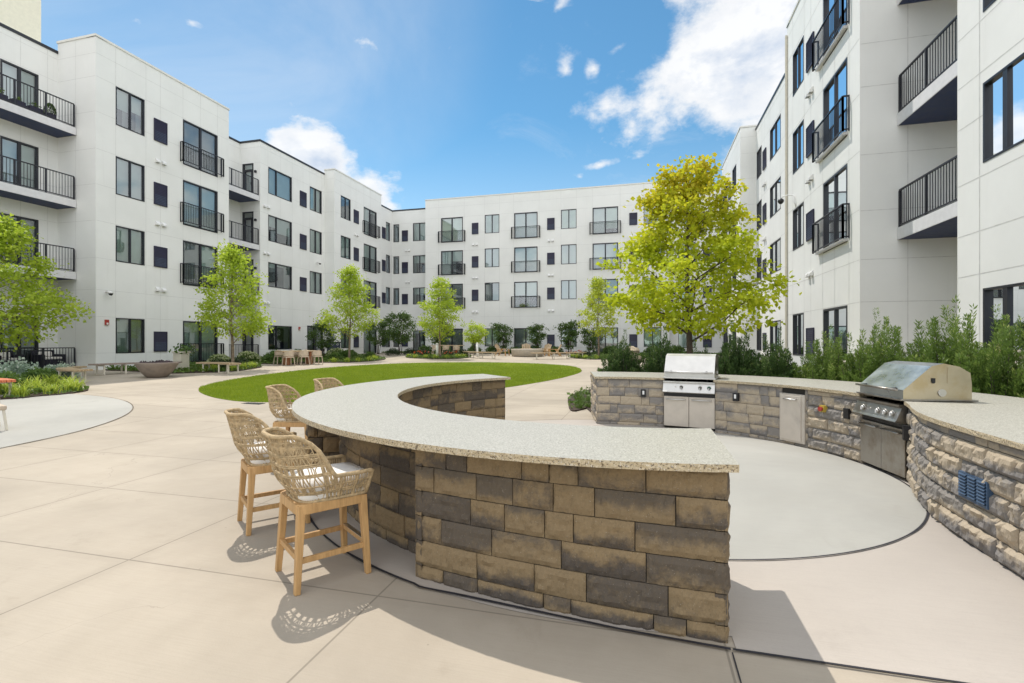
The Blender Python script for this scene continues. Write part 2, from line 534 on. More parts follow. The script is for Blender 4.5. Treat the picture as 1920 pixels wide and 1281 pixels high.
def stonemat(name, tan, grey, pale=0.0):
    m, t, b = mat(name)
    at = t.n('ShaderNodeAttribute', attribute_name='tone')
    sp = t.n('ShaderNodeSeparateColor'); t.l(at.outputs['Color'], sp.inputs[0])
    tcn = t.n('ShaderNodeTexCoord'); P = tcn.outputs['Object']
    n1 = t.noise(P, 5.0, 6.0, 0.65, 0.5); n2 = t.noise(P, 60.0, 4.0, 0.7); n3 = t.noise(P, 17.0, 5.0, 0.7)
    f = t.math('ADD', t.math('MULTIPLY_ADD', sp.outputs[0], 0.72, 0.12), t.math('MULTIPLY', t.math('SUBTRACT', n1, 0.5), 1.3))
    f = t.math('ADD', f, t.math('MULTIPLY', t.math('SUBTRACT', sp.outputs[1], 0.5), t.math('MULTIPLY', t.math('SUBTRACT', sp.outputs[2], 0.45), 2.6)))
    f = t.math('ADD', f, t.math('MULTIPLY', t.math('SUBTRACT', n3, 0.5), 0.5))
    f = t.math('ADD', f, t.math('MULTIPLY', t.math('SUBTRACT', t.noise(P, 38.0, 5.0, 0.75), 0.5), 0.55))
    c = t.mix(t.ramp(f, 0.24, 0.76), tan, grey)
    c = t.mix(t.math('MULTIPLY', sp.outputs[2], 0.30), c, tuple(x * y for x, y in zip(tan, (0.80, 0.86, 0.98))))
    pit = t.ramp(t.noise(P, 85.0, 3.0, 0.65), 0.60, 0.72)
    c = t.mix(t.math('MULTIPLY', pit, 0.45), c, tuple(x * 0.45 for x in grey))
    c = t.mix(t.math('MULTIPLY', t.ramp(n2, 0.4, 0.75), 0.35), c, tuple(x * 0.55 for x in tan))
    spk = t.ramp(t.noise(P, 130.0, 2.0, 0.5), 0.68, 0.74)
    c = t.mix(t.math('MULTIPLY', spk, 0.35), c, (0.55, 0.50, 0.42))
    t.l(c, b.inputs['Base Color'])
    b.inputs['Roughness'].default_value = 0.92
    b.inputs['Specular IOR Level'].default_value = 0.2
    bn = t.n('ShaderNodeBump'); bn.inputs['Strength'].default_value = 0.85; bn.inputs['Distance'].default_value = 0.008
    t.l(t.math('ADD', t.math('MULTIPLY', n3, 0.6), t.math('MULTIPLY', n2, 0.4)), bn.inputs['Height'])
    t.l(bn.outputs[0], b.inputs['Normal'])
    return m
M['stone'] = stonemat('brown_split_stone', (0.25, 0.180, 0.102), (0.088, 0.074, 0.064))
M['stone2'] = stonemat('pale_split_stone', (0.45, 0.37, 0.27), (0.20, 0.188, 0.182))
M['mortar'] = simple('wall_core', (0.035, 0.032, 0.028), 0.95)


def granite(name, base, dark, spots):
    m, t, b = mat(name)
    tcn = t.n('ShaderNodeTexCoord'); P = tcn.outputs['Object']
    n1 = t.noise(P, 48.0, 3.0, 0.6); n2 = t.noise(P, 88.0, 2.0, 0.6); n0 = t.noise(P, 1.2, 4.0, 0.6)
    c = t.mix(t.ramp(n1, 0.35, 0.65), base, tuple(x * 0.80 for x in base))
    c = t.mix(t.math('MULTIPLY', t.ramp(n2, 0.53, 0.62), spots), c, dark)
    c = t.mix(t.math('MULTIPLY', t.ramp(t.noise(P, 110.0, 2.0, 0.6), 0.60, 0.68), 0.5), c, (0.80, 0.79, 0.75))
    c = t.mix(t.math('MULTIPLY', t.ramp(n0, 0.35, 0.7), 0.12), c, tuple(x * 0.75 for x in base))
    t.l(c, b.inputs['Base Color'])
    b.inputs['Roughness'].default_value = 0.42
    return m
M['granite'] = granite('speckled_granite', (0.44, 0.42, 0.36), (0.16, 0.13, 0.09), 0.75)
M['granite_edge'] = granite('rough_granite_edge', (0.52, 0.42, 0.27), (0.10, 0.065, 0.035), 0.9)


def steelmat(name, col, rough, tarnish=None):
    m, t, b = mat(name)
    tcn = t.n('ShaderNodeTexCoord'); P = tcn.outputs['Object']
    mp = t.n('ShaderNodeMapping'); mp.inputs['Scale'].default_value = (1.0, 60.0, 60.0); t.l(P, mp.inputs['Vector'])
    br = t.noise(mp.outputs[0], 4.0, 3.0, 0.6)
    sm = t.noise(P, 3.5, 5.0, 0.6)
    c = t.mix(t.ramp(sm, 0.3, 0.7), tuple(x * 0.88 for x in col), col)
    if tarnish:
        c = t.mix(t.math('MULTIPLY', t.ramp(t.noise(P, 2.2, 5.0, 0.65), 0.42, 0.68), 0.7), c, tarnish)
    t.l(c, b.inputs['Base Color'])
    b.inputs['Metallic'].default_value = 1.0
    t.l(t.math('ADD', t.ramp(sm, 0.2, 0.8, rough - 0.06, rough + 0.08), t.math('MULTIPLY', t.math('SUBTRACT', br, 0.5), 0.12)), b.inputs['Roughness'])
    bn = t.n('ShaderNodeBump'); bn.inputs['Strength'].default_value = 0.05; bn.inputs['Distance'].default_value = 0.002
    t.l(br, bn.inputs['Height']); t.l(bn.outputs[0], b.inputs['Normal'])
    return m
M['steel'] = steelmat('brushed_steel', (0.66, 0.64, 0.61), 0.34)
M['steel_d'] = steelmat('tarnished_steel', (0.40, 0.38, 0.35), 0.36, (0.20, 0.15, 0.10))
M['steel_y'] = steelmat('warm_tarnished_steel', (0.62, 0.54, 0.40), 0.40, (0.48, 0.37, 0.20))
M['steel_b'] = steelmat('satin_hood_steel', (0.52, 0.55, 0.56), 0.30)
M['panel'] = simple('beige_steel_door', (0.56, 0.50, 0.43), 0.42, metal=0.25, var=0.05)
M['blackp'] = simple('black_plastic', (0.012, 0.012, 0.014), 0.4)
M['bluevent'] = simple('blue_vent_plastic', (0.034, 0.070, 0.13), 0.5, var=0.15)
M['red'] = simple('red_plastic', (0.38, 0.04, 0.03), 0.4)
M['yellow'] = simple('yellow_plastic', (0.48, 0.35, 0.06), 0.4)
M['green'] = simple('green_ring', (0.05, 0.20, 0.13), 0.4)


def woodmat(name, col, dark, sc=1.0):
    m, t, b = mat(name)
    tcn = t.n('ShaderNodeTexCoord'); P = tcn.outputs['Object']
    mp = t.n('ShaderNodeMapping'); mp.inputs['Scale'].default_value = (14 * sc, 14 * sc, 1.3 * sc); t.l(P, mp.inputs['Vector'])
    n = t.noise(mp.outputs[0], 3.0, 6.0, 0.65, 0.6)
    c = t.mix(t.ramp(n, 0.32, 0.70), dark, col)
    n2 = t.noise(P, 5.0, 4.0, 0.6)
    c = t.mix(t.math('MULTIPLY', t.ramp(n2, 0.4, 0.75), 0.25), c, dark)
    t.l(c, b.inputs['Base Color'])
    b.inputs['Roughness'].default_value = 0.58
    bn = t.n('ShaderNodeBump'); bn.inputs['Strength'].default_value = 0.15; bn.inputs['Distance'].default_value = 0.003
    t.l(n, bn.inputs['Height']); t.l(bn.outputs[0], b.inputs['Normal'])
    return m
M['wood'] = woodmat('teak_wood', (0.56, 0.335, 0.14), (0.40, 0.23, 0.09))
M['wood_p'] = woodmat('pale_bench_wood', (0.50, 0.38, 0.24), (0.36, 0.25, 0.14))
M['wood_r'] = woodmat('reddish_table_wood', (0.42, 0.18, 0.085), (0.30, 0.12, 0.05))
M['wood_g'] = woodmat('weathered_grey_wood', (0.34, 0.27, 0.23), (0.22, 0.17, 0.14))
M['orange'] = woodmat('orange_red_bench_wood', (0.62, 0.18, 0.07), (0.45, 0.12, 0.05))
M['rope'] = simple('tan_rope', (0.47, 0.345, 0.195), 0.85, var=0.25, scale=30, bump=0.8, bscale=180)
M['cushion'] = simple('offwhite_cushion', (0.72, 0.69, 0.65), 0.9, var=0.05, scale=5, bump=0.3, bscale=300)
M['bench_leg'] = simple('cream_metal', (0.62, 0.57, 0.47), 0.5, var=0.06)
M['bowl'] = simple('brown_cast_bowl', (0.235, 0.19, 0.155), 0.75, var=0.15, scale=4, bump=0.3)
M['lava'] = simple('dark_lava_rock', (0.05, 0.032, 0.035), 0.95, var=0.5, bump=1.0, bscale=20)
M['pit'] = simple('pale_cast_concrete', (0.42, 0.37, 0.30), 0.85, var=0.08)
M['wicker_d'] = simple('dark_wicker', (0.018, 0.017, 0.030), 0.8, var=0.3, scale=30)
M['boulder'] = simple('tan_boulder', (0.42, 0.34, 0.24), 0.9, var=0.25, scale=4, bump=0.8, bscale=12)
M['chair_w'] = simple('pale_woven_chair', (0.52, 0.42, 0.32), 0.8, var=0.1)


def leafmat(name, a, bcol, c=None, trans=0.35, topz=None, top=None):
    m = bpy.data.materials.new(name)
    m.use_nodes = True
    t = NT(m.node_tree)
    m.node_tree.nodes.clear()
    out = t.n('ShaderNodeOutputMaterial')
    at = t.n('ShaderNodeAttribute', attribute_name='var')
    tcn = t.n('ShaderNodeTexCoord')
    n = t.noise(tcn.outputs['Object'], 1.3, 3.0, 0.6)
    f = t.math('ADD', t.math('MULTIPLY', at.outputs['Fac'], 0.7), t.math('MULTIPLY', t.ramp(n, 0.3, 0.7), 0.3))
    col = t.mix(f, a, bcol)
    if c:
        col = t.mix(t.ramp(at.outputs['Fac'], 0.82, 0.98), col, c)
    if top:
        sp = t.n('ShaderNodeSeparateXYZ'); t.l(tcn.outputs['Object'], sp.inputs[0])
        col = t.mix(t.math('MULTIPLY', t.ramp(sp.outputs[2], topz[0], topz[1]), t.ramp(at.outputs['Fac'], 0.2, 0.8, 0.25, 0.9)), col, top)
    pb = t.n('ShaderNodeBsdfPrincipled')
    t.l(col, pb.inputs['Base Color']); pb.inputs['Roughness'].default_value = 0.5
    pb.inputs['Specular IOR Level'].default_value = 0.35
    tl = t.n('ShaderNodeBsdfTranslucent'); t.l(col, tl.inputs[0])
    mx = t.n('ShaderNodeMixShader'); mx.inputs[0].default_value = trans
    t.l(pb.outputs[0], mx.inputs[1]); t.l(tl.outputs[0], mx.inputs[2])
    t.l(mx.outputs[0], out.inputs[0])
    return m
M['maple'] = leafmat('yellow_green_leaves', (0.37, 0.465, 0.020), (0.62, 0.655, 0.03), (0.73, 0.70, 0.05), 0.55, (3.6, 6.4), (0.62, 0.50, 0.04))
M['elm'] = leafmat('bright_green_leaves', (0.32, 0.44, 0.035), (0.56, 0.66, 0.08), (0.66, 0.70, 0.12), 0.55)
M['elm_y'] = leafmat('lime_leaves', (0.38, 0.47, 0.05), (0.60, 0.65, 0.08), (0.66, 0.62, 0.10), 0.55)
M['dark_leaf'] = leafmat('deep_green_leaves', (0.055, 0.115, 0.028), (0.15, 0.23, 0.05), None, 0.35)
M['yew'] = leafmat('evergreen_foliage', (0.026, 0.062, 0.018), (0.10, 0.165, 0.04), (0.20, 0.26, 0.08), 0.35)
M['yew_l'] = leafmat('light_evergreen_foliage', (0.065, 0.13, 0.026), (0.25, 0.35, 0.07), (0.46, 0.50, 0.16), 0.42)
M['lily'] = leafmat('lily_blades', (0.28, 0.38, 0.04), (0.48, 0.56, 0.07), (0.60, 0.62, 0.14), 0.4)
M['cover'] = leafmat('groundcover_leaves', (0.06, 0.12, 0.02), (0.16, 0.24, 0.04), None, 0.3)
M['silver'] = leafmat('silvery_leaves', (0.28, 0.38, 0.29), (0.50, 0.58, 0.46), (0.66, 0.70, 0.60), 0.3)
M['cream_fl'] = leafmat('cream_flowers', (0.40, 0.46, 0.20), (0.66, 0.66, 0.42), (0.78, 0.76, 0.60), 0.3)
M['box'] = leafmat('boxwood_leaves', (0.018, 0.032, 0.014), (0.045, 0.070, 0.02), None, 0.2)
M['redfl'] = leafmat('red_flowers', (0.35, 0.05, 0.02), (0.50, 0.12, 0.03), None, 0.3)
M['blade'] = leafmat('lawn_blades', (0.17, 0.25, 0.012), (0.30, 0.36, 0.025), None, 0.4)
M['bark'] = simple('grey_bark', (0.22, 0.165, 0.115), 0.9, var=0.35, scale=12, bump=1.0, bscale=30)
M['bark_d'] = simple('dark_bark', (0.075, 0.055, 0.045), 0.9, var=0.35, scale=12, bump=1.0, bscale=30)


def lawnmat():
    m, t, b = mat('lawn_turf')
    tcn = t.n('ShaderNodeTexCoord'); P = tcn.outputs['Object']
    n1 = t.noise(P, 0.5, 5.0, 0.6); n2 = t.noise(P, 40.0, 4.0, 0.7)
    c = t.mix(t.ramp(n1, 0.3, 0.7), (0.105, 0.165, 0.009), (0.19, 0.245, 0.016))
    c = t.mix(t.math('MULTIPLY', t.ramp(n2, 0.4, 0.7), 0.5), c, (0.05, 0.085, 0.008))
    t.l(c, b.inputs['Base Color']); b.inputs['Roughness'].default_value = 0.9
    b.inputs['Specular IOR Level'].default_value = 0.1
    bn = t.n('ShaderNodeBump'); bn.inputs['Strength'].default_value = 0.8; bn.inputs['Distance'].default_value = 0.03
    t.l(n2, bn.inputs['Height']); t.l(bn.outputs[0], b.inputs['Normal'])
    return m
M['lawn'] = lawnmat()

# ================================================================== GROUND
def spline(pts, n=8):
    """closed Catmull-Rom through the points"""
    out = []
    L = len(pts)
    for i in range(L):
        p0, p1, p2, p3 = (Vector(pts[(i + k - 1) % L]) for k in range(4))
        for j in range(n):
            t = j / n
            out.append(tuple(0.5 * ((2 * p1) + (p2 - p0) * t + (2 * p0 - 5 * p1 + 4 * p2 - p3) * t * t + (3 * p1 - p0 - 3 * p2 + p3) * t ** 3)))
    return out


def sheet(name, outline, lift, m, rings=14):
    """a ground sheet inside a closed outline, following the gentle rise of the courtyard"""
    cx_ = sum(p[0] for p in outline) / len(outline); cy_ = sum(p[1] for p in outline) / len(outline)
    mb = MB()
    n = len(outline)
    for k in range(rings + 1):
        t = k / rings
        for x, y in outline:
            X, Y = cx_ + (x - cx_) * t, cy_ + (y - cy_) * t
            mb.v.append((X, Y, gz(X, Y) + lift))
    for k in range(rings):
        for i in range(n):
            j = (i + 1) % n
            mb.f.append((k * n + i, k * n + j, (k + 1) * n + j, (k + 1) * n + i)); mb.m.append(0); mb.s.append(False)
    # skirt so that no sheet floats
    b = len(mb.v)
    for x, y in outline:
        mb.v.append((x, y, gz(x, y) - 0.02))
    for i in range(n):
        j = (i + 1) % n
        mb.f.append((rings * n + i, b + i, b + j, rings * n + j)); mb.m.append(0); mb.s.append(False)
    return struct(mb.build(name, m))


g = MB()
radii = [0.01, 3, 6, 9] + [9 + 28 * k / 20 for k in range(1, 21)] + [60, 120, 400]
NS = 160
for r_ in radii:
    for k in range(NS):
        t = 2 * math.pi * k / NS
        x, y = -1 + r_ * math.cos(t), 4 + r_ * math.sin(t)
        g.v.append((x, y, gz(x, y)))
for i in range(len(radii) - 1):
    for k in range(NS):
        k2 = (k + 1) % NS
        g.f.append((i * NS + k, i * NS + k2, (i + 1) * NS + k2, (i + 1) * NS + k)); g.m.append(0); g.s.append(False)
struct(g.build('ground', M['plaza']))

LAWN = spline([(-13.05, 12.15), (-10.92, 10.86), (-9.2, 10.80), (-6.6, 12.5), (-4.9, 14.9), (-3.79, 17.5), (-3.0, 20.5), (-2.80, 23.6),
               (-3.9, 26.8), (-6.88, 28.6), (-10.49, 28.3), (-13.6, 26.0), (-15.3, 21.9), (-15.2, 17.2), (-14.3, 13.9)], 10)
sheet('lawn_soil', LAWN, 0.012, M['lawn'], 24)

# short turf blades standing on the lawn
def in_poly(px, py, poly):
    c = np.zeros(len(px), bool)
    x1, y1 = poly[-1]
    for x2, y2 in poly:
        cond = ((y2 > py) != (y1 > py)) & (px < (x1 - x2) * (py - y2) / (y1 - y2 + 1e-12) + x2)
        c ^= cond
        x1, y1 = x2, y2
    return c
rs = np.random.RandomState(5)
NB = 240000
bx = rs.uniform(-15.6, -2.6, NB); by = 10.6 + rs.beta(1.0, 1.7, NB) * 18.2
k = in_poly(bx, by, LAWN); bx, by = bx[k], by[k]
NB = len(bx)
bz = np.clip((np.hypot(bx + 1, by - 4) - 9) / 28, 0, 1) * 0.55 + 0.01
ang = rs.uniform(0, 2 * np.pi, NB); ln = rs.uniform(0.03, 0.055, NB); wd = rs.uniform(0.004, 0.008, NB)
lean = rs.normal(0, 0.018, (NB, 2))
dx, dy = np.cos(ang) * wd, np.sin(ang) * wd
co = np.empty((NB, 3, 3))
co[:, 0] = np.stack([bx - dx, by - dy, bz], 1); co[:, 1] = np.stack([bx + dx, by + dy, bz], 1)
co[:, 2] = np.stack([bx + lean[:, 0], by + lean[:, 1], bz + ln], 1)
tag(quads_mesh('lawn_grass', co.reshape(-1, 3), np.arange(NB * 3).reshape(-1, 3), M['blade'], var=np.repeat(rs.rand(NB), 3)),
    'mown bright green grass covering the oval lawn', 'grass', kind='stuff')


def arc(cx_, cy_, r_, a0, a1, n=48):
    return [(cx_ + r_ * math.cos(R(a0 + (a1 - a0) * i / n)), cy_ + r_ * math.sin(R(a0 + (a1 - a0) * i / n))) for i in range(n + 1)]


# terrace of the grill area: inside the bar circle and on to the grill wall
terr = [(0.47, 2.775), (2.9, 2.775), (2.9, 6.6)] + arc(-0.3, 6.55, 3.5, 0, 100, 30) + arc(-0.3, 6.54, 3.72, 101, 281.9, 70)
tm = MB(); tm.poly([(x, y, 0.004) for x, y in terr]); struct(tm.build('terrace', M['terrace']))
pm = MB(); pm.poly([(x, y, 0.009) for x, y in arc(-0.01, 6.69, 2.85, 0, 360, 120)[:-1]]); struct(pm.build('round_pad', M['pad']))
pm = MB(); pm.poly([(x, y, gz(x, y) + 0.006) for x, y in arc(-15.265, 4.18, 6.06, 0, 360, 120)[:-1]])
for i, v in enumerate(pm.v):
    pass
# the far round pad follows the rise: build it as a sheet
sheet('round_pad', arc(-15.265, 4.18, 6.06, 0, 360, 120)[:-1], 0.006, M['pad'], 10)


def strip(name, pts, w, z, m):
    """a thin flat band along a path on the ground"""
    mb = MB()
    P = [Vector(p) for p in pts]
    for i, p in enumerate(P):
        d = (P[min(i + 1, len(P) - 1)] - P[max(i - 1, 0)]).normalized()
        nrm = Vector((-d.y, d.x))
        ww = w * (0.8 + 0.4 * mn.noise(Vector((p.x * 3, p.y * 3, 1.7))))
        for s in (-1, 1):
            q = p + nrm * ww * s / 2
            mb.v.append((q.x, q.y, gz(q.x, q.y) + z))
    for i in range(len(P) - 1):
        mb.f.append((2 * i, 2 * i + 1, 2 * i + 3, 2 * i + 2)); mb.m.append(0); mb.s.append(False)
    return struct(mb.build(name, m))
strip('pad_joint', arc(-0.01, 6.69, 2.862, -90, 20, 70), 0.020, 0.013, M['rubber'])
strip('pad_joint', arc(-0.01, 6.69, 2.862, 20, 270, 90), 0.016, 0.013, M['rubber'])
strip('pad_joint', arc(-15.265, 4.18, 6.07, -60, 110, 90), 0.022, 0.012, M['joint_brown'])
strip('circle_joint', arc(-0.3, 6.54, 3.735, 100, 236, 90), 0.022, 0.013, M['rubber'])
strip('circle_joint', arc(-0.3, 6.54, 3.735, 236, 252, 20) + [(-1.40, 2.955), (-1.10, 2.925), (-0.62, 2.865), (-0.1, 2.80), (0.44, 2.765)], 0.026, 0.013, M['rubber'])
strip('terrace_joint', [(0.45 + 0.1 * i, 2.766) for i in range(22)], 0.020, 0.013, M['rubber'])
strip('saw_cut', [(0.445, 2.75 - 0.1 * i) for i in range(12)], 0.008, 0.005, M['rubber'])
# thin metal drain cover at the tip of the lawn
dm = MB()
for i in range(7):
    dm.box(-9.75 + 0.07 * i, -9.70 + 0.07 * i, 10.38, 10.52, gz(-9.6, 10.5) + 0.002, gz(-9.6, 10.5) + 0.012)
dm.box(-9.78, -9.24, 10.34, 10.56, gz(-9.6, 10.5) - 0.01, gz(-9.6, 10.5) + 0.006)
tag(dm.build('drain_cover', M['black']), 'small slotted drain cover in the paving at the lawn edge', 'drain cover')

BEDS = {
    'a': [(-15.9, 8.6), (-15.55, 9.6), (-15.5, 10.3), (-16.0, 11.1), (-17.6, 11.6), (-19.2, 12.2), (-20.8, 13.2), (-22.5, 14.5), (-24.5, 15.3), (-24.5, 8), (-19, 7.2)],
    'b': [(-20.6, 16.6), (-19.49, 16.15), (-18.3, 17.2), (-17.75, 18.4), (-18.2, 20.2), (-19.0, 21.4), (-21, 22.2), (-23.3, 22.6), (-23.35, 19.5), (-23.3, 16.9), (-22, 16.6)],
    'c': [(-19.6, 23.1), (-18.3, 25.0), (-16.9, 25.7), (-16.2, 27.6), (-16.4, 29.4), (-18, 31.8), (-20.2, 33.2), (-23.2, 34.4), (-24.2, 30), (-24.2, 25), (-22.2, 23.4)],
    'd': [(-16.0, 31.9), (-14.6, 31.3), (-13.1, 31.2), (-12.1, 32.4), (-12.1, 34.0), (-12.9, 35.8), (-14.6, 36.2), (-16.2, 35.4), (-16.8, 33.6)],
    'e': [(-5.2, 36.2), (-4.4, 34.4), (-3.4, 33.2), (-2.2, 33.6), (-0.5, 35.0), (1.5, 36.5), (2.5, 39), (0, 40), (-3.5, 39)],
    'f': [(-23.2, 41), (-20, 40.4), (-14, 40.6), (-8, 41.0), (-2, 40.8), (2, 40.8), (6.4, 40), (6.6, 43.9), (-20, 43.9), (-23.3, 45)],
    'g': [(-1.55, 11.3), (-1.3, 11.9), (-1.35, 12.6), (-1.0, 14.5), (1.5, 16), (4.5, 17), (5.7, 20), (5.8, 33), (4.6, 33), (3.2, 24), (0.5, 18.5), (-1.4, 16.2), (-2.0, 14.3), (-1.8, 12.4)],
}
for kk, pts in BEDS.items():
    sheet('planting_bed', spline(pts, 5), 0.03, M['mulch'], 10)
bg_ = arc(-0.3, 6.55, 4.7, -16, 100, 40) + [(-1.3, 11.9), (0.0, 13.5), (3.0, 14.0), (5.6, 13.0), (6.7, 9.0), (6.7, 4.0), (4.6, 3.4)]
sheet('planting_bed', bg_, 0.03, M['mulch'], 6)

# ================================================================== BUILDINGS
rng = random.Random(11)
HEADS = [(11.60, 13.38), (8.40, 10.16), (5.30, 6.96), (1.05, 2.69)]
DOORS = [(10.98, 13.36), (7.78, 10.16), (4.60, 6.96), (0.45, 2.69)]
VENTS = [(11.62, 12.72), (8.44, 9.54), (5.33, 6.36), (1.10, 2.10)]
RAILS = [(11.08, 12.12), (7.88, 8.94), (4.68, 5.72), (0.50, 1.50)]
JH = [1.08, 2.72, 3.92, 5.34, 7.0, 8.62, 10.2, 11.85, 13.42, 14.45]


def mapper(axis, plane, out):
    if axis == 'X':
        return lambda u, z, d=0.0: (plane + out * d, u, z)
    return lambda u, z, d=0.0: (u, plane + out * d, z)


def facade(par, axis, plane, out, u0, u1, z1, openings=(), jv=(), jh=JH, cop='coping', z0=-0.3, capdepth=0.5, ju=0.014):
    """one wall plane with real openings, reveals, fine panel joints and a coping on top"""
    F = mapper(axis, plane, out)
    mb = MB()
    us = sorted(set([u0, u1] + [o[0] for o in openings] + [o[1] for o in openings]))
    zs = sorted(set([z0, z1] + [o[2] for o in openings] + [o[3] for o in openings]))
    def inside(u, z):
        return any(o[0] < u < o[1] and o[2] < z < o[3] for o in openings)
    for i in range(len(us) - 1):
        for j in range(len(zs) - 1):
            if inside((us[i] + us[i + 1]) / 2, (zs[j] + zs[j + 1]) / 2):
                continue
            mb.poly([F(us[i], zs[j]), F(us[i + 1], zs[j]), F(us[i + 1], zs[j + 1]), F(us[i], zs[j + 1])])
    D = -0.42
    for a, b, c, d in openings:
        mb.poly([F(a, c), F(a, d), F(a, d, D), F(a, c, D)])
        mb.poly([F(b, c), F(b, d), F(b, d, D), F(b, c, D)])
        mb.poly([F(a, c), F(b, c), F(b, c, D), F(a, c, D)])
        mb.poly([F(a, d), F(b, d), F(b, d, D), F(a, d, D)])
    def cut(lo, hi, spans):
        segs = [(lo, hi)]
        for s, e in spans:
            nx = []
            for p, q in segs:
                if e <= p or s >= q:
                    nx.append((p, q))
                else:
                    if s > p: nx.append((p, s))
                    if e < q: nx.append((e, q))
            segs = nx
        return segs
    w = ju / 2
    for z in jh:
        if not (z0 + 0.4 < z < z1 - 0.25):
            continue
        for p, q in cut(u0 + 0.02, u1 - 0.02, [(o[0], o[1]) for o in openings if o[2] - w < z < o[3] + w]):
            mb.poly([F(p, z - w, 0.003), F(q, z - w, 0.003), F(q, z + w, 0.003), F(p, z + w, 0.003)], 1)
    for u in jv:
        for p, q in cut(0.1, z1 - 0.1, [(o[2], o[3]) for o in openings if o[0] - w < u < o[1] + w]):
            mb.poly([F(u - w, p, 0.0045), F(u + w, p, 0.0045), F(u + w, q, 0.0045), F(u - w, q, 0.0045)], 1)
    o = mb.build('wall', [M['wall'], M['joint']], par)
    if cop:
        cb = MB()
        def T(u, d, z): return F(u, z, d)
        hgt = 0.10 if cop == 'coping' else 0.13
        cb.box(u0 - 0.03, u1 + 0.03, -capdepth, 0.035, z1 - hgt * 0.4, z1 + hgt * 0.6, 0, T)
        cb.build('roof_coping', M[cop], par)
    return F


def window(par, F, u0, u1, z0, z1, name='window', split=0.5, state=None, fw=0.048, mull=0.065):
    mb = MB()
    def T(u, d, z): return F(u, z, d)
    da, db = -0.10, 0.012
    mb.box(u0, u0 + fw, da, db, z0, z1, 0, T); mb.box(u1 - fw, u1, da, db, z0, z1, 0, T)
    mb.box(u0 + fw, u1 - fw, da, db, z0, z0 + fw, 0, T); mb.box(u0 + fw, u1 - fw, da, db, z1 - fw, z1, 0, T)
    sp = [split] if isinstance(split, float) else (split or [])
    for s in sp:
        um = u0 + (u1 - u0) * s
        mb.box(um - mull / 2, um + mull / 2, da, db - 0.008, z0 + fw, z1 - fw, 0, T)
    fr = mb.build(name, M['black'], par)
    pm_ = MB()
    edges = [u0 + fw] + [u0 + (u1 - u0) * s for s in sp] + [u1 - fw]
    for i in range(len(edges) - 1):
        a = edges[i] + (mull / 2 if i else 0); b = edges[i + 1] - (mull / 2 if i < len(edges) - 2 else 0)
        t = rng.uniform(-0.004, 0.004); t2 = rng.uniform(-0.004, 0.004)
        dz = -0.045 - 0.02 * (i % 2)
        pm_.poly([F(a, z0 + fw, dz + t), F(b, z0 + fw, dz - t), F(b, z1 - fw, dz - t + t2), F(a, z1 - fw, dz + t + t2)])
    pm_.build('pane', M['glass'], fr)
    bl = MB()
    mats = [M['room'], M['blind'], M['blind_g'], M['blind_d']]
    bl.poly([F(u0, z0, -0.40), F(u1, z0, -0.40), F(u1, z1, -0.40), F(u0, z1, -0.40)], 0)
    st = state
    for i in range(len(edges) - 1):
        s = st if st is not None else rng.choice(['full', 'full', 'half', 'green', 'grey', 'open', 'low', 'green', 'full'])
        a, b = edges[i], edges[i + 1]
        H = z1 - z0
        zb = {'full': z0 + fw, 'green': z0 + fw, 'grey': z0 + fw, 'half': z0 + H * rng.uniform(.35, .6), 'low': z0 + H * rng.uniform(.2, .3), 'open': z1 - H * rng.uniform(.08, .2)}[s]
        mi = {'full': 1, 'green': 2, 'grey': 3, 'half': 1, 'low': 2, 'open': 1}[s]
        d = -0.16
        bl.poly([F(a, zb, d), F(b, zb, d), F(b, z1, d), F(a, z1, d)], mi)
        if s in ('half', 'open') and rng.random() < 0.6:       # a curtain drawn to one side
            c0, c1 = (a, a + (b - a) * .35) if rng.random() < .5 else (b - (b - a) * .35, b)
            bl.poly([F(c0, z0, -0.22), F(c1, z0, -0.22), F(c1, z1, -0.22), F(c0, z1, -0.22)], 3)
    bl.build('blind', mats, fr)
    return fr


def louver(par, F, u0, u1, z0, z1):
    mb = MB()
    def T(u, d, z): return F(u, z, d)
    mb.box(u0, u1, 0.004, 0.03, z0, z1, 0, T)
    fw = 0.04
    mb.box(u0, u0 + fw, 0.03, 0.055, z0, z1, 0, T); mb.box(u1 - fw, u1, 0.03, 0.055, z0, z1, 0, T)
    mb.box(u0 + fw, u1 - fw, 0.03, 0.055, z0, z0 + fw, 0, T); mb.box(u0 + fw, u1 - fw, 0.03, 0.055, z1 - fw, z1, 0, T)
    n = 13
    for i in range(n):
        z = z0 + fw + (z1 - z0 - 2 * fw) * (i + 0.2) / n
        mb.poly([F(u0 + fw, z, 0.05), F(u1 - fw, z, 0.05), F(u1 - fw, z + (z1 - z0) / n * 0.7, 0.033), F(u0 + fw, z + (z1 - z0) / n * 0.7, 0.033)], 1 if i < n // 2 else 0)
    mb.build('louver', [M['louver'], M['louver2']], par)


def railing(par, pts, z0, z1, post=1.4, gap=0.11, ends=True, name='railing'):
    """metal railing along a plan polyline"""
    mb = MB()
    P = [Vector((x, y, 0)) for x, y in pts]
    for a, b in zip(P[:-1], P[1:]):
        L = (b - a).length
        mb.beam((a.x, a.y, z1 - 0.02), (b.x, b.y, z1 - 0.02), 0.05, 0.04)
        mb.beam((a.x, a.y, z0 + 0.05), (b.x, b.y, z0 + 0.05), 0.035, 0.035)
        nb = max(1, int(L / gap))
        npost = max(1, round(L / post))
        for i in range(1, nb):
            q = a.lerp(b, i / nb)
            mb.beam((q.x, q.y, z0 + 0.068), (q.x, q.y, z1 - 0.04), 0.016, 0.016)
        for i in range(npost + 1):
            q = a.lerp(b, i / npost)
            if (i in (0, npost) and not ends):
                continue
            mb.beam((q.x, q.y, z0), (q.x, q.y, z1 - 0.001 - 0.04), 0.05, 0.05)
    return mb.build(name, M['black'], par)


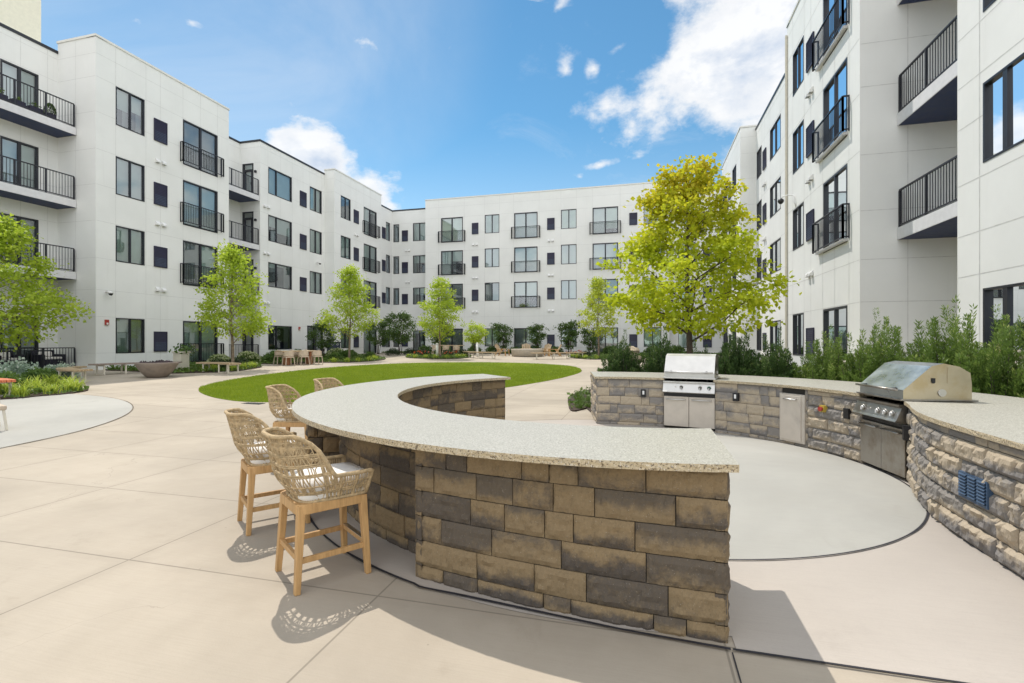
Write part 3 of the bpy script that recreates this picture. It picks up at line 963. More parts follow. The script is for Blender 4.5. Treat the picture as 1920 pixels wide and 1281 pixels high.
def juliet(par, F, u0, u1, z0, z1, d=0.17):
    mb = MB()
    mb_pts = [F(u0, 0, 0.0)[:2], F(u0, 0, d)[:2], F(u1, 0, d)[:2], F(u1, 0, 0.0)[:2]]
    o = railing(par, mb_pts, z0, z1, post=9, gap=0.10, name='juliet_railing')
    return o


def hood(par, F, u, z):
    """a pair of little white exhaust hoods"""
    for du in (-0.17, 0.17):
        mb = MB()
        a, b = u + du - 0.10, u + du + 0.10
        mb.poly([F(a, z + .20, 0.004), F(b, z + .20, 0.004), F(b, z + .08, 0.13), F(a, z + .08, 0.13)])
        mb.poly([F(a, z + .08, 0.13), F(b, z + .08, 0.13), F(b, z, 0.13), F(a, z, 0.13)])
        mb.poly([F(a, z + .20, 0.004), F(a, z + .08, 0.13), F(a, z, 0.13), F(a, z, 0.004)])
        mb.poly([F(b, z + .20, 0.004), F(b, z + .08, 0.13), F(b, z, 0.13), F(b, z, 0.004)])
        mb.poly([F(a, z, 0.004), F(b, z, 0.004), F(b, z, 0.13), F(a, z, 0.13)], 1)
        mb.build('exhaust_hood', [M['white'], M['blind_d']], par)


def balcony(par, x0, x1, y0, y1, z, front, open_side, rail=True, side=None):
    """cantilevered slab (white edge, navy underside) with a railing along its free edges"""
    mb = MB()
    mb.box(x0, x1, y0, y1, z - 0.33, z, 0)
    # navy soffit, a little proud underneath
    mb.poly([(x0 + .02, y0 + .02, z - .334), (x1 - .02, y0 + .02, z - .334), (x1 - .02, y1 - .02, z - .334), (x0 + .02, y1 - .02, z - .334)], 1)
    e = 0.012
    s = mb.build('balcony', [M['slab'], M['navy']], par)
    lip = MB()
    for q in open_side:
        (ax, ay), (bx_, by_) = q
        lip.beam((ax, ay, z + 0.012), (bx_, by_, z + 0.012), 0.06, 0.024)
    lip.build('drip_edge', M['black'], s)
    if rail:
        pts = [open_side[0][0]] + [q[1] for q in open_side]
        railing(s, pts, z + 0.02, z + 1.06, post=1.15, gap=0.115)
    return s

# children of a balcony must be built in the building's space too
_orig_build = MB.build
def build2(self, name, mats, parent=None, loc=None, bevel=0.0, attr=None):
    root = parent
    while root is not None and root.parent is not None:
        root = root.parent
    if root is not None and root is not parent and root.get('_world'):
        L = root.location
        self.v = [(x - L[0], y - L[1], z - L[2]) for x, y, z in self.v]
    return _orig_build(self, name, mats, parent, loc, bevel, attr)
MB.build = build2


def core(par, boxes, name='roof'):
    mb = MB()
    for x0, x1, y0, y1, z1 in boxes:
        mb.box(x0, x1, y0, y1, -0.3, z1)
    mb.build(name, M['roof'], par)


def grid_open(cols, rows):
    return [(a, b, c, d) for (a, b) in cols for (c, d) in rows]

# ---------------- left wing (faces east, in shade)
LW = thing('apartment_wing', 'long white four-storey apartment wing in shade on the left, stepping back along the courtyard', 'building', (-24.4, 25, 0), world=True)
core(LW, [(-37, -26.3, 4, 16.9, 14.5), (-37, -23.95, 16.9, 23.6, 14.9), (-37, -26.45, 23.6, 27.75, 14.55), (-37, -24.85, 27.75, 34.55, 14.4), (-37, -23.95, 34.55, 41.2, 14.92), (-37, -24.85, 41.2, 46.5, 14.42)])
win = (17.46, 18.83); dr = (20.92, 23.13)
F = facade(LW, 'X', -23.5, 1, 16.6, 23.93, 15.22, grid_open([win], HEADS) + grid_open([dr], DOORS), [17.46, 18.9, 19.65, 20.92, 22.0, 23.13])
ST = [('half', 'full'), ('full', 'full'), ('half', 'green'), ('green', 'green')]
for i in range(4):
    window(LW, F, *win, *HEADS[i], state=['half', 'full', 'green', 'green'][i])
    window(LW, F, *dr, *DOORS[i], name='sliding_door', state=['grey', 'full', None, 'green'][i], fw=0.07, mull=0.10)
    louver(LW, F, 19.3, 20.0, *VENTS[i])
    juliet(LW, F, 20.78, 23.38, *RAILS[i])
    if i < 3:
        hood(LW, F, 19.65, [10.55, 7.42, 4.12][i])
facade(LW, 'Y', 16.6, -1, -25.8, -23.5, 15.22, (), [-24.7], capdepth=0.4, cop='coping')
d0 = (14.5, 15.85)
F = facade(LW, 'X', -25.8, 1, 8.0, 16.6, 14.76, grid_open([d0, (11.2, 12.9)], DOORS), [13.6, 15.2, 16.2], cop='black')
for i in range(4):
    window(LW, F, *d0, *DOORS[i], name='sliding_door', state=['full', 'full', 'grey', None][i], fw=0.07, mull=0.10)
    window(LW, F, 11.2, 12.9, *DOORS[i], name='sliding_door', fw=0.07, mull=0.1)
for i, z in enumerate((11.2, 7.95, 4.72)):
    balcony(LW, -25.8, -24.62, 10.0, 16.58, z, None, [((-24.66, 10.0), (-24.66, 16.5))])
sl = MB(); sl.box(-25.8, -24.55, 8.0, 16.58, -0.1, 0.42); pslab = sl.build('patio_slab', M['slab'], LW)
railing(pslab, [(-24.62, 8.0), (-24.62, 16.5)], 0.42, 1.34, post=1.15, gap=0.115)
facade(LW, 'Y', 23.93, 1, -26.0, -23.5, 15.22, (), capdepth=0.3)
facade(LW, 'X', -26.0, 1, 23.93, 27.4, 14.86, (), [25.6], cop='black')
bd = (-25.80, -24.92)
BD = [(11.0, 13.42), (7.8, 10.22), (4.62, 7.04), (0.45, 2.80)]
F = facade(LW, 'Y', 27.4, -1, -26.0, -24.4, 14.86, grid_open([bd], BD), (), cop='black', capdepth=0.3)
for i in range(4):
    a, b = BD[i]
    mb = MB()
    def T(u, d, z): return F(u, z, d)
    mb.box(bd[0], bd[0] + .09, -.1, .01, a, b, 0, T); mb.box(bd[1] - .09, bd[1], -.1, .01, a, b, 0, T)
    for zz, th in ((a, .18), (b - .07, .07), (b - .52, .12)):
        mb.box(bd[0] + .09, bd[1] - .09, -.1, .008, zz, zz + th, 0, T)
    mb.box(bd[0] + .09, bd[0] + .20, -.09, .004, a + .18, b - .52, 0, T); mb.box(bd[1] - .20, bd[1] - .09, -.09, .004, a + .18, b - .52, 0, T)
    mb.box(bd[1] - .18, bd[1] - .14, .0, .05, a + 1.0, a + 1.15, 0, T)
    fr = mb.build('balcony_door', M['black'], LW)
    pn = MB(); pn.poly([F(bd[0] + .09, a, -.05), F(bd[1] - .09, a, -.05), F(bd[1] - .09, b, -.05), F(bd[0] + .09, b, -.05)]); pn.build('pane', M['glass'], fr)
    bl = MB(); bl.poly([F(bd[0], a, -.2), F(bd[1], a, -.2), F(bd[1], b, -.2), F(bd[0], b, -.2)]); bl.build('blind', M['blind_d'] if i else M['blind'], fr)
    lm = MB(); lm.box(-24.78, -24.66, 0.004, .12, a + 1.75, a + 1.9, 0, T); lm.build('wall_light', M['black'], LW)
for z in (11.2, 7.95, 4.75):
    balcony(LW, -26.0, -24.42, 23.96, 27.37, z, None, [((-24.46, 24.0), (-24.46, 27.3))])
sl = MB(); sl.box(-26.0, -24.42, 23.96, 27.37, -0.1, 0.42); ps2 = sl.build('patio_slab', M['slab'], LW)
railing(ps2, [(-24.46, 24.0), (-24.46, 27.3)], 0.42, 1.42, post=1.15, gap=0.115)
wa = (28.14, 30.45); wb = (32.46, 33.88); dd = (32.15, 34.05)
F = facade(LW, 'X', -24.4, 1, 27.4, 34.24, 14.86, grid_open([wa], HEADS) + grid_open([wb], HEADS[:3]) + [(dd[0], dd[1], 0.45, 2.80)], [28.1, 29.3, 30.5, 31.67, 32.4, 33.9], cop='black')
for i in range(4):
    window(LW, F, *wa, *HEADS[i], split=0.34, state=['full', 'half', 'open', 'open'][i])
    if i < 3:
        window(LW, F, *wb, *HEADS[i])
        louver(LW, F, 31.31, 32.03, *VENTS[i])
        hood(LW, F, 27.95, [10.55, 7.42, 4.12][i])
window(LW, F, dd[0], dd[1], 0.45, 2.80, name='entry_door', state='grey', fw=0.12, mull=0.26)
facade(LW, 'Y', 34.24, -1, -24.4, -23.5, 15.2, (), capdepth=0.3)
wc = (35.1, 36.46); dc = (38.5, 40.65)
F = facade(LW, 'X', -23.5, 1, 34.24, 41.5, 15.2, grid_open([wc], HEADS) + grid_open([dc], DOORS), [35.1, 36.5, 37.3, 38.5, 39.6])
for i in range(4):
    window(LW, F, *wc, *HEADS[i], state=['open', 'green', None, None][i])
    window(LW, F, *dc, *DOORS[i], name='sliding_door', fw=0.07, mull=0.10)
    louver(LW, F, 36.93, 37.66, *VENTS[i])
    if i < 3:
        juliet(LW, F, 38.35, 40.95, *RAILS[i])
        hood(LW, F, 37.3, [10.55, 7.42, 4.12][i])
facade(LW, 'Y', 41.5, 1, -24.4, -23.5, 15.2, (), capdepth=0.3)
wn_ = (44.0, 44.75)
F = facade(LW, 'X', -24.4, 1, 41.5, 45.3, 14.74, grid_open([wn_], HEADS), (), cop='black')
for i in range(4):
    window(LW, F, *wn_, *HEADS[i], split=None)
    louver(LW, F, 43.2, 43.85, *VENTS[i])

# ---------------- back block (faces south, in shade)
BW = thing('apartment_block', 'white four-storey apartment block in shade closing the far end of the courtyard', 'building', (-9, 45.5, 0), world=True)
core(BW, [(-24.0, -20.7, 45.75, 58, 14.3), (-20.3 + .4, 2.19 - .4, 44.65, 58, 14.95), (2.5, 14, 45.75, 58, 14.3)])
r1, r2 = (-24.28, -23.66), (-22.13, -20.75)
F = facade(BW, 'Y', 45.3, -1, -24.4, -20.3, 14.75, grid_open([r1, r2], HEADS[:3]) + [(r1[0], r1[1], 1.05, 2.69), (r2[0], r2[1], .45, 2.69)], (), cop='black')
for i in range(4):
    window(BW, F, *r1, *HEADS[i], split=None, state='grey')
    window(BW, F, r2[0], r2[1], *(HEADS[i] if i < 3 else DOORS[3]), state=['full', 'half', 'half', 'open'][i])
    louver(BW, F, -23.33, -22.69, *VENTS[i])
    if i < 3:
        hood(BW, F, -22.7, [10.6, 7.45, 4.2][i])
facade(BW, 'X', -20.3, -1, 44.2, 45.3, 15.23, (), capdepth=0.3)
dz = [(11.05, 13.40), (7.93, 10.25), (4.70, 7.08), (0.50, 2.83)]
hz = [(11.70, 13.42), (8.53, 10.28), (5.39, 7.09), (1.15, 2.83)]
vz = [(11.68, 12.74), (8.55, 9.61), (5.41, 6.47), (1.10, 2.23)]
rz_ = [(11.05, 12.11), (7.93, 8.95), (4.70, 5.74)]
db = [(-18.67, -16.45), (-11.44, -9.24), (-4.28, -2.07)]
wbk = [(-14.27, -12.87), (-7.09, -5.70), (0.09, 1.54)]
vb = [(-15.54, -14.9), (-8.35, -7.67), (-1.12, -0.45)]
F = facade(BW, 'Y', 44.2, -1, -20.3, 2.19, 15.23, grid_open(db, dz) + grid_open(wbk, hz), [-18.9, -16.3, -14.3, -12.85, -11.5, -9.1, -7.1, -5.7, -4.3, -1.9, .1])
sd = [['green', 'full', 'open'], ['open', 'full', 'full'], ['grey', 'half', 'grey'], ['grey', 'grey', 'grey']]
sw = [['green', 'green', 'half'], ['full', 'full', None], ['grey', 'full', None], ['green', 'full', None]]
for i in range(4):
    for j in range(3):
        window(BW, F, *db[j], *dz[i], name='sliding_door', fw=0.08, mull=0.10, state=sd[i][j] if sd[i][j] != 'open' else None)
        window(BW, F, *wbk[j], *hz[i], state=sw[i][j])
        louver(BW, F, *vb[j], *vz[i])
        if i < 3:
            juliet(BW, F, db[j][0] - .22, db[j][1] + .22, *rz_[i])
            hood(BW, F, (vb[j][0] + vb[j][1]) / 2, [10.62, 7.5, 4.3][i])
facade(BW, 'X', 2.19, 1, 44.2, 45.3, 15.23, (), capdepth=0.3)
rr = [(3.0, 4.4)]
F = facade(BW, 'Y', 45.3, -1, 2.19, 6.85, 14.75, grid_open(rr, HEADS), (), cop='black')
for i in range(4):
    window(BW, F, *rr[0], *HEADS[i]); louver(BW, F, 5.0, 5.7, *VENTS[i])

# ---------------- right wing (faces west, in sun)
RW = thing('apartment_wing', 'tall white sunlit apartment wing on the right with balconies above the hedge', 'building', (7, 22, 0), world=True)
core(RW, [(7.28, 20, 1.5, 13.0, 14.9), (8.7, 20, 13.0, 16.4, 14.4), (6.4, 20, 16.4, 23.1, 14.7), (7.3, 20, 23.1, 34.2, 14.5), (6.4, 20, 34.2, 41.0, 14.9), (7.3, 20, 41.0, 46.5, 14.4)])
HR = [(11.60, 13.30), (8.42, 10.10), (5.30, 6.95), (1.05, 2.70)]
wr1 = (10.95, 12.43); wr2 = (5.6, 7.4)
F = facade(RW, 'X', 6.83, -1, 2.0, 13.31, 15.2, grid_open([wr1, wr2], HR), [12.55, 11.1, 9.6, 7.9, 6.3], [1.0, 3.02, 3.92, 5.05, 6.30, 7.22, 8.3, 10.2, 11.5, 13.4], ju=0.018)
for i in range(4):
    window(RW, F, *wr1, *HR[i], split=0.57, state='open' if i in (1, 2) else None, mull=0.13)
    window(RW, F, *wr2, *HR[i])
facade(RW, 'Y', 13.31, 1, 6.83, 8.25, 15.2, (), capdepth=0.3)
F = facade(RW, 'X', 8.25, -1, 13.31, 16.1, 14.8, grid_open([(13.8, 15.6)], DOORS), ())
for i in range(4):
    window(RW, F, 13.8, 15.6, *DOORS[i], name='sliding_door')
facade(RW, 'Y', 16.1, -1, 5.95, 8.25, 15.0, (), [7.11], [1.0, 2.72, 3.92, 5.3, 6.88, 8.80, 10.02, 11.9, 13.3], capdepth=0.3, ju=0.018)
for z in (11.28, 7.93, 4.76):
    balcony(RW, 6.85, 8.25, 13.34, 16.08, z, None, [((6.90, 13.4), (6.90, 16.05))])
wr = (21.16, 22.55); drr = (16.98, 19.02)
F = facade(RW, 'X', 5.95, -1, 16.1, 23.4, 15.0, grid_open([wr], HR) + grid_open([drr], DOORS), [16.86, 18.0, 19.1, 20.33, 21.1, 22.6], JH, ju=0.016)
for i in range(4):
    window(RW, F, *wr, *HR[i])
    window(RW, F, *drr, *DOORS[i], name='sliding_door', state=['half', 'grey', 'half', None][i], fw=.07, mull=.09)
    louver(RW, F, 19.94, 20.72, *VENTS[i])
    if i < 3:
        juliet(RW, F, 16.84, 19.52, *RAILS[i])
        hood(RW, F, 20.33, [10.62, 7.45, 3.98][i])
        sm = MB(); sm.box(16.95, 19.45, 0.004, 0.12, RAILS[i][0] - 0.06, RAILS[i][0] + 0.02, 0, lambda u, d, z: F(u, z, d)); sm.build('door_sill', M['slab'], RW)
dp = MB(); dp.beam((5.95 - 0.05, 23.36, -0.1), (5.95 - 0.05, 23.36, 14.6), 0.08, 0.08); dp.build('downpipe', M['bench_leg'], RW)
facade(RW, 'Y', 23.4, 1, 5.95, 6.85, 15.0, (), capdepth=0.3)
wl1 = (28.11, 30.31); wl2 = (32.35, 33.6)
F = facade(RW, 'X', 6.85, -1, 23.4, 33.9, 14.86, grid_open([wl1, wl2], HR), [24.9, 26.5, 28.1, 30.3, 31.6, 32.3], cop='black')
for i in range(4):
    window(RW, F, *wl1, *HR[i]); window(RW, F, *wl2, *HR[i], state='grey')
    louver(RW, F, 31.15, 31.9, *VENTS[i])
    if i < 3:
        hood(RW, F, 31.5, [10.62, 7.45, 4.1][i])
facade(RW, 'Y', 33.9, -1, 5.95, 6.85, 15.1, (), capdepth=0.3)
wm = (35.3, 36.7); dm_ = (38.5, 40.6)
F = facade(RW, 'X', 5.95, -1, 33.9, 41.3, 15.1, grid_open([wm], HR) + grid_open([dm_], DOORS), (35.2, 36.8, 38.4))
for i in range(4):
    window(RW, F, *wm, *HR[i]); window(RW, F, *dm_, *DOORS[i], name='sliding_door')
    louver(RW, F, 37.2, 37.9, *VENTS[i])
    if i < 3:
        juliet(RW, F, 38.35, 40.75, *RAILS[i])
facade(RW, 'Y', 41.3, 1, 5.95, 6.85, 15.1, (), capdepth=0.3)
F = facade(RW, 'X', 6.85, -1, 41.3, 45.3, 14.75, (), (), cop='black')

# ---------------- rooftop stair tower
TW = thing('stair_tower', 'plain cream rooftop stair tower rising behind the roof of the left wing', 'tower', (-33, 14, 0), world=True)
tb = MB(); tb.box(-36.5, -30, 9, 18.55, 14.45, 20.3); tb.build('wall', M['cream'], TW)
tb = MB(); tb.box(-36.6, -29.9, 8.9, 18.65, 20.3, 20.45); tb.build('roof', M['coping'], TW)

# ---------------- things mounted on the walls
def dome_camera(label, F, u, z, drop=0.0):
    t = thing('security_camera', label, 'camera', F(u, z, 0.0))
    o0 = Vector(F(u, z, 0)); n = Vector(F(u, z, 1)) - o0
    mb = MB(); mb.tube([n * 0.005, n * 0.16, n * 0.26 + Vector((0, 0, -0.02))], 0.045, 8); mb.build('bracket', M['white'], t)
    hd = MB(); c = n * 0.28 + Vector((0, 0, -0.06))
    hd.lathe([(0.05, .08), (0.09, 0.05), (0.10, 0.0), (.095, -.02)], 16, tuple(c)); hd.build('housing', M['white'], t)
    dm2 = MB(); dm2.lathe([(.088, -.021), (.08, -.07), (.05, -.105), (.01, -.12)], 16, tuple(c)); dm2.build('dome', M['blackp'], t)
FL = mapper('X', -23.5, 1); FLL = mapper('X', -24.4, 1); FB = mapper('Y', 44.2, -1); FR = mapper('X', 5.95, -1)
dome_camera('dome camera near the corner of the left wing above the red alarm', FL, 17.04, 3.85)
dome_camera('white dome camera high on the wall above the third storey window beside the step', FLL, 33.29, 7.72)
dome_camera('dome camera above the double entry door on the left', FLL, 33.29, 3.32)
dome_camera('dark dome camera on the far block left of the young lime tree', FB, -5.41, 4.05)
# goose-neck camera on the right wing
t = thing('security_camera', 'black dome camera hanging from a white gooseneck on the right wing', 'camera', FR(22.1, 7.1, 0))
mb = MB(); pts = []
for i in range(9):
    a_ = math.pi * i / 8
    pts.append((-0.05 - 0.32 * (1 - math.cos(a_)) / 2 * 1.3, 0.1 + 0.3 * i / 8, 0.35 + 0.10 * math.sin(a_)))
mb.tube([(-0.003, 0.05, -0.1), (-0.06, 0.05, 0.1)] + pts, 0.022, 8); mb.build('gooseneck', M['white'], t)
mb = MB(); mb.lathe([(.03, .10), (.10, .06), (.12, 0), (.10, -.07), (.05, -.12), (.01, -.13)], 16, (pts[-1][0], pts[-1][1], pts[-1][2] - .08)); mb.build('dome', M['blackp'], t)

def alarm(label, F, u, z):
    t = thing('fire_alarm', label, 'fire alarm', F(u, z, 0))
    o0 = Vector(F(u, z, 0))
    def T(a, d, h): return tuple(Vector(F(u + a, z + h, d)) - o0)
    mb = MB(); mb.box(-.08, .08, .004, .06, -.12, .12, 0, T); mb.build('housing', M['red'], t)
    mb = MB(); mb.box(-.035, .045, .06, .075, -.10, -.02, 0, T); mb.build('strobe', M['white'], t)
alarm('red fire alarm on the left wing beside the ground floor window', FL, 17.05, 2.47)
alarm('red fire alarm beside the double entry door', FLL, 31.25, 2.55)
t = thing('wall_lamp', 'small dark wall lamp on the far block left of a ground floor window', 'lamp', FB(-14.62, 2.55, 0))
mb = MB(); mb.box(-.06, .06, -.10, -.004, -.11, .11); mb.build('housing', M['black'], t)
mb = MB(); mb.box(-.05, .05, -.105, -.101, -.09, .0); mb.build('lens', M['white'], t)

# ================================================================== BAR AND GRILL ISLAND
class Path:
    def __init__(self, pts):
        self.p = [Vector((x, y)) for x, y in pts]
        self.s = [0.0]
        for a, b in zip(self.p[:-1], self.p[1:]):
            self.s.append(self.s[-1] + (b - a).length)
        self.L = self.s[-1]
    def at(self, s):
        s = min(max(s, 0), self.L)
        i = min(max(bisect.bisect_left(self.s, s) - 1, 0), len(self.p) - 2)
        t = (s - self.s[i]) / max(1e-9, self.s[i + 1] - self.s[i])
        return self.p[i].lerp(self.p[i + 1], t)
    def nrm(self, s):
        d = (self.at(s + 0.03) - self.at(s - 0.03)).normalized()
        return Vector((d.y, -d.x))           # to the right of travel


def stone_courses(mb, tone, path, z_top, course, amp, seed, side=1, du=0.028, skip=(), depth=0.06, lens=(0.14, 0.20, 0.25, 0.31, 0.36, 0.40, 0.43), smoothness=1.0, z_bot=-0.02):
    """split-face blocks laid along a path; every block has its own rough face"""
    rg = random.Random(seed)
    z1 = z_top
    row = 0
    while z1 > z_bot + 0.01:
        z0 = max(z1 - course, z_bot)
        s = 0.0
        first = True
        while s < path.L - 1e-4:
            l = rg.choice(lens) * rg.uniform(0.93, 1.07)
            if first and row % 2:
                l *= 0.6
            first = False
            e = s + l
            if path.L - e < 0.10:
                e = path.L
            # cut blocks at the openings
            blocked = False
            for (a, b, za, zb) in skip:
                if z0 < zb - 0.02 and z1 > za + 0.02:
                    if a - 1e-6 <= s < b - 1e-6:
                        s = b; blocked = True; break
                    if s < a < e:
                        e = a
            if blocked:
                continue
            rv, r2 = rg.random(), rg.random()
            nu = max(3, int((e - s) / du)); nz = max(3, int((z1 - z0) / 0.028))
            base = len(mb.v)
            gap = 0.0028
            off = Vector((rg.uniform(0, 50), rg.uniform(0, 50), rg.uniform(0, 50)))
            lift = rg.uniform(-0.35, 0.35) * amp
            tilt = rg.uniform(-0.5, 0.5) * amp; tilt2 = rg.uniform(-0.5, 0.5) * amp
            for j in range(nz + 1):
                v = j / nz
                for i in range(nu + 1):
                    u = i / nu
                    ss = s + gap + (e - s - 2 * gap) * u
                    zz = z0 + gap + (z1 - z0 - 2 * gap) * v
                    eu = min(u, 1 - u) * (e - s); ev = min(v, 1 - v) * (z1 - z0)
                    ed = min(eu, ev)
                    edge = min(1.0, ed / (0.030 * smoothness))
                    q = off + Vector((ss * 11, zz * 14, 0))
                    h = abs(mn.noise(q)) * 1.3 - 0.25 + 0.55 * mn.noise(q * 2.3) + 0.28 * mn.noise(q * 5.1)
                    if amp > 0.016:           # chiselled facets: one tilted plane per break
                        pt = mn.voronoi(q * 1.15)[1][0]
                        nv = mn.noise_vector(Vector(pt) * 7.31 + Vector((3.1, 1.7, 9.2)))
                        dq = q * 1.15 - Vector(pt)
                        h = 0.25 + 0.9 * nv.x + 1.2 * (nv.y * dq.x + nv.z * dq.y) + 0.22 * mn.noise(q * 4.1)
                        edge = min(1.0, ed / 0.022)
                    d = amp * edge * (0.55 + h) + lift + tilt * (u - .5) + tilt2 * (v - .5)
                    if ed < 1e-6:
                        d = lift * 0.5 - 0.006 + 0.007 * mn.noise(q * 2.2)
                    p = path.at(ss); n = path.nrm(ss) * side
                    mb.v.append((p.x + n.x * d, p.y + n.y * d, zz)); tone.append((rv, v, r2, 1))
            for j in range(nz):
                for i in range(nu):
                    a = base + j * (nu + 1) + i
                    mb.f.append((a, a + 1, a + nu + 2, a + nu + 1)); mb.m.append(0); mb.s.append(False)
            # sides running back to the core
            ring = [base + i for i in range(nu + 1)] + [base + j * (nu + 1) + nu for j in range(1, nz + 1)] + \
                   [base + nz * (nu + 1) + i for i in range(nu - 1, -1, -1)] + [base + j * (nu + 1) for j in range(nz - 1, 0, -1)]
            b2 = len(mb.v)
            for vi in ring:
                x, y, z = mb.v[vi]
                jj = (vi - base) // (nu + 1); ii = (vi - base) % (nu + 1)
                ss = s + gap + (e - s - 2 * gap) * ii / nu
                n = path.nrm(ss) * side
                mb.v.append((x - n.x * depth, y - n.y * depth, z)); tone.append((rv, jj / nz, r2, 1))
            L_ = len(ring)
            for i in range(L_):
                j = (i + 1) % L_
                mb.f.append((ring[i], ring[j], b2 + j, b2 + i)); mb.m.append(0); mb.s.append(False)
            s = e
        z1 = z0
        row += 1


def ribbon(mb, path, inset, z0, z1, side=1, n=None, mi=1, tone=None, skip=()):
    """dark mortar core just behind a stone face"""
    n = n or max(2, int(path.L / 0.08))
    cuts = sorted(set([0.0, path.L] + [c for a, b, *_ in skip for c in (a, b)]))
    for k in range(len(cuts) - 1):
        a, b = cuts[k], cuts[k + 1]
        mid = (a + b) / 2
        zz1 = z1
        zz0 = z0
        hole = [q for q in skip if q[0] <= mid <= q[1]]
        if hole:
            zz0 = hole[0][3]
            if zz0 >= z1 - 0.01:
                continue
        m_ = max(1, int((b - a) / 0.08))
        prev = None
        for i in range(m_ + 1):
            s = a + (b - a) * i / m_
            p = path.at(s); nn = path.nrm(s) * side
            q = (p.x - nn.x * inset, p.y - nn.y * inset)
            if prev:
                mb.poly([(prev[0], prev[1], zz0), (q[0], q[1], zz0), (q[0], q[1], zz1), (prev[0], prev[1], zz1)], mi)
                tone.extend([(0, 0, 0, 1)] * 4)
            prev = q

BC = (-0.3, 6.54)
def bp(r_, a): return (BC[0] + r_ * math.cos(R(a)), BC[1] + r_ * math.sin(R(a)))

BAR = thing('stone_bar', 'curved stone bar with a pale speckled granite top and stools along its outer side', 'bar counter', (-2.6, 5.0, 0), world=True)
mb = MB(); tone = []
ZT = 0.925
near = [(x, 11.4256 - math.sqrt(8.5993 ** 2 - (x - 0.6337) ** 2)) for x in np.linspace(-1.50, 0.44, 24)]
near_path = Path(near)                                  # travels +X; its right side faces the camera
stone_courses(mb, tone, near_path, ZT, 0.167, 0.0159, 21, 1, du=0.015, lens=(.17, .26, .34, .38, .42, .46))
ribbon(mb, near_path, 0.02, 0, ZT, 1, tone=tone)
end_path = Path([(0.44, near[-1][1]), (0.44, 3.72)])     # end towards the grills
stone_courses(mb, tone, end_path, ZT, 0.167, 0.015, 22, 1, du=0.02)
ribbon(mb, end_path, 0.02, 0, ZT, 1, tone=tone)
A0 = 251.0
step1 = Path([bp(3.40, A0 + .1), (near[0][0], near[0][1])])
stone_courses(mb, tone, step1, ZT, 0.167, 0.008, 23, 1)
ribbon(mb, step1, 0.02, 0, ZT, 1, tone=tone)
def arcpath(r_, a0, a1, n=60): return Path([bp(r_, a0 + (a1 - a0) * i / n) for i in range(n + 1)])
for (r_, a0, a1, sd_) in ((3.40, 214, A0, 31), (3.72, 197, 214, 32), (3.40, 160, 197, 33), (3.72, 135.5, 160, 34)):
    pth = arcpath(r_, a0, a1)
    stone_courses(mb, tone, pth, ZT, 0.167, 0.014, sd_, 1, du=0.032)
    ribbon(mb, pth, 0.02, 0, ZT, 1, tone=tone)
for a, sd_, rev in ((214, 41, 0), (197, 42, 1), (160, 43, 0)):
    pts = [bp(3.40, a), bp(3.72, a)]
    # the side of a pier, seen along the wall
    pth = Path(pts if rev else pts[::-1])
    stone_courses(mb, tone, pth, ZT, 0.167, 0.010, sd_, 1, du=0.03, lens=(.16, .33))
pth = Path([bp(3.72, 135.5), bp(2.92, 135.5)][::-1])
stone_courses(mb, tone, pth, ZT, 0.167, 0.010, 44, 1)
ribbon(mb, pth, 0.02, 0, ZT, 1, tone=tone)
inn = Path([(0.44, 6.54 - math.sqrt(2.92 ** 2 - .74 ** 2))] + [bp(2.92, a) for a in np.linspace(283, 135.5, 90)])
stone_courses(mb, tone, inn, ZT, 0.167, 0.012, 45, 1, du=0.034)
ribbon(mb, inn, 0.02, 0, ZT, 1, tone=tone)
mb.build('stone_wall', [M['stone'], M['mortar']], BAR, attr={'tone': tone})


def countertop(name, outer, inner, z0, z1, parent, seed=3, rough=0.006):
    """granite slab between two curves, rock-cut edge; built in a few slabs with tight seams"""
    mb = MB()
    poly = outer + inner[::-1]
    n = len(poly)
    rows = [(z0, 0), (z0 + (z1 - z0) * .35, 1), (z0 + (z1 - z0) * .75, 1), (z1, 0.35)]
    b = len(mb.v)
    no = len(outer)
    for z, k in rows:
        for i, (x, y) in enumerate(poly):
            p0 = Vector(poly[i - 1]); p1 = Vector(poly[(i + 1) % n])
            d = (p1 - p0)
            d = d.normalized() if d.length > 1e-6 else Vector((1, 0))
            nn = Vector((d.y, -d.x))
            h = rough * k * (mn.noise(Vector((x * 22, y * 22, z * 60 + seed))) + 0.5 * mn.noise(Vector((x * 60, y * 60, z * 90))))
            mb.v.append((x + nn.x * h, y + nn.y * h, z))
    for r_ in range(len(rows) - 1):
        for i in range(n):
            j = (i + 1) % n
            mb.f.append((b + r_ * n + i, b + r_ * n + j, b + (r_ + 1) * n + j, b + (r_ + 1) * n + i)); mb.m.append(1); mb.s.append(False)
    top = b + (len(rows) - 1) * n
    for i in range(no - 1):
        mb.f.append((top + i, top + i + 1, top + n - 2 - i, top + n - 1 - i)); mb.m.append(0); mb.s.append(False)
        mb.f.append((b + i, b + n - 1 - i, b + n - 2 - i, b + i + 1)); mb.m.append(1); mb.s.append(False)
    return mb.build(name, [M['granite'], M['granite_edge']], parent)

NA = 220
a_in0 = 360 - math.degrees(math.acos(0.78 / 2.78)); a_out0 = 360 - math.degrees(math.acos(0.78 / 3.855))
outer = [bp(3.855, a_out0 + (135 - a_out0) * i / NA) for i in range(NA + 1)]
inner = [bp(2.78, a_in0 + (135 - a_in0) * i / NA) for i in range(NA + 1)]
countertop('countertop', outer, inner, ZT, 0.966, BAR)

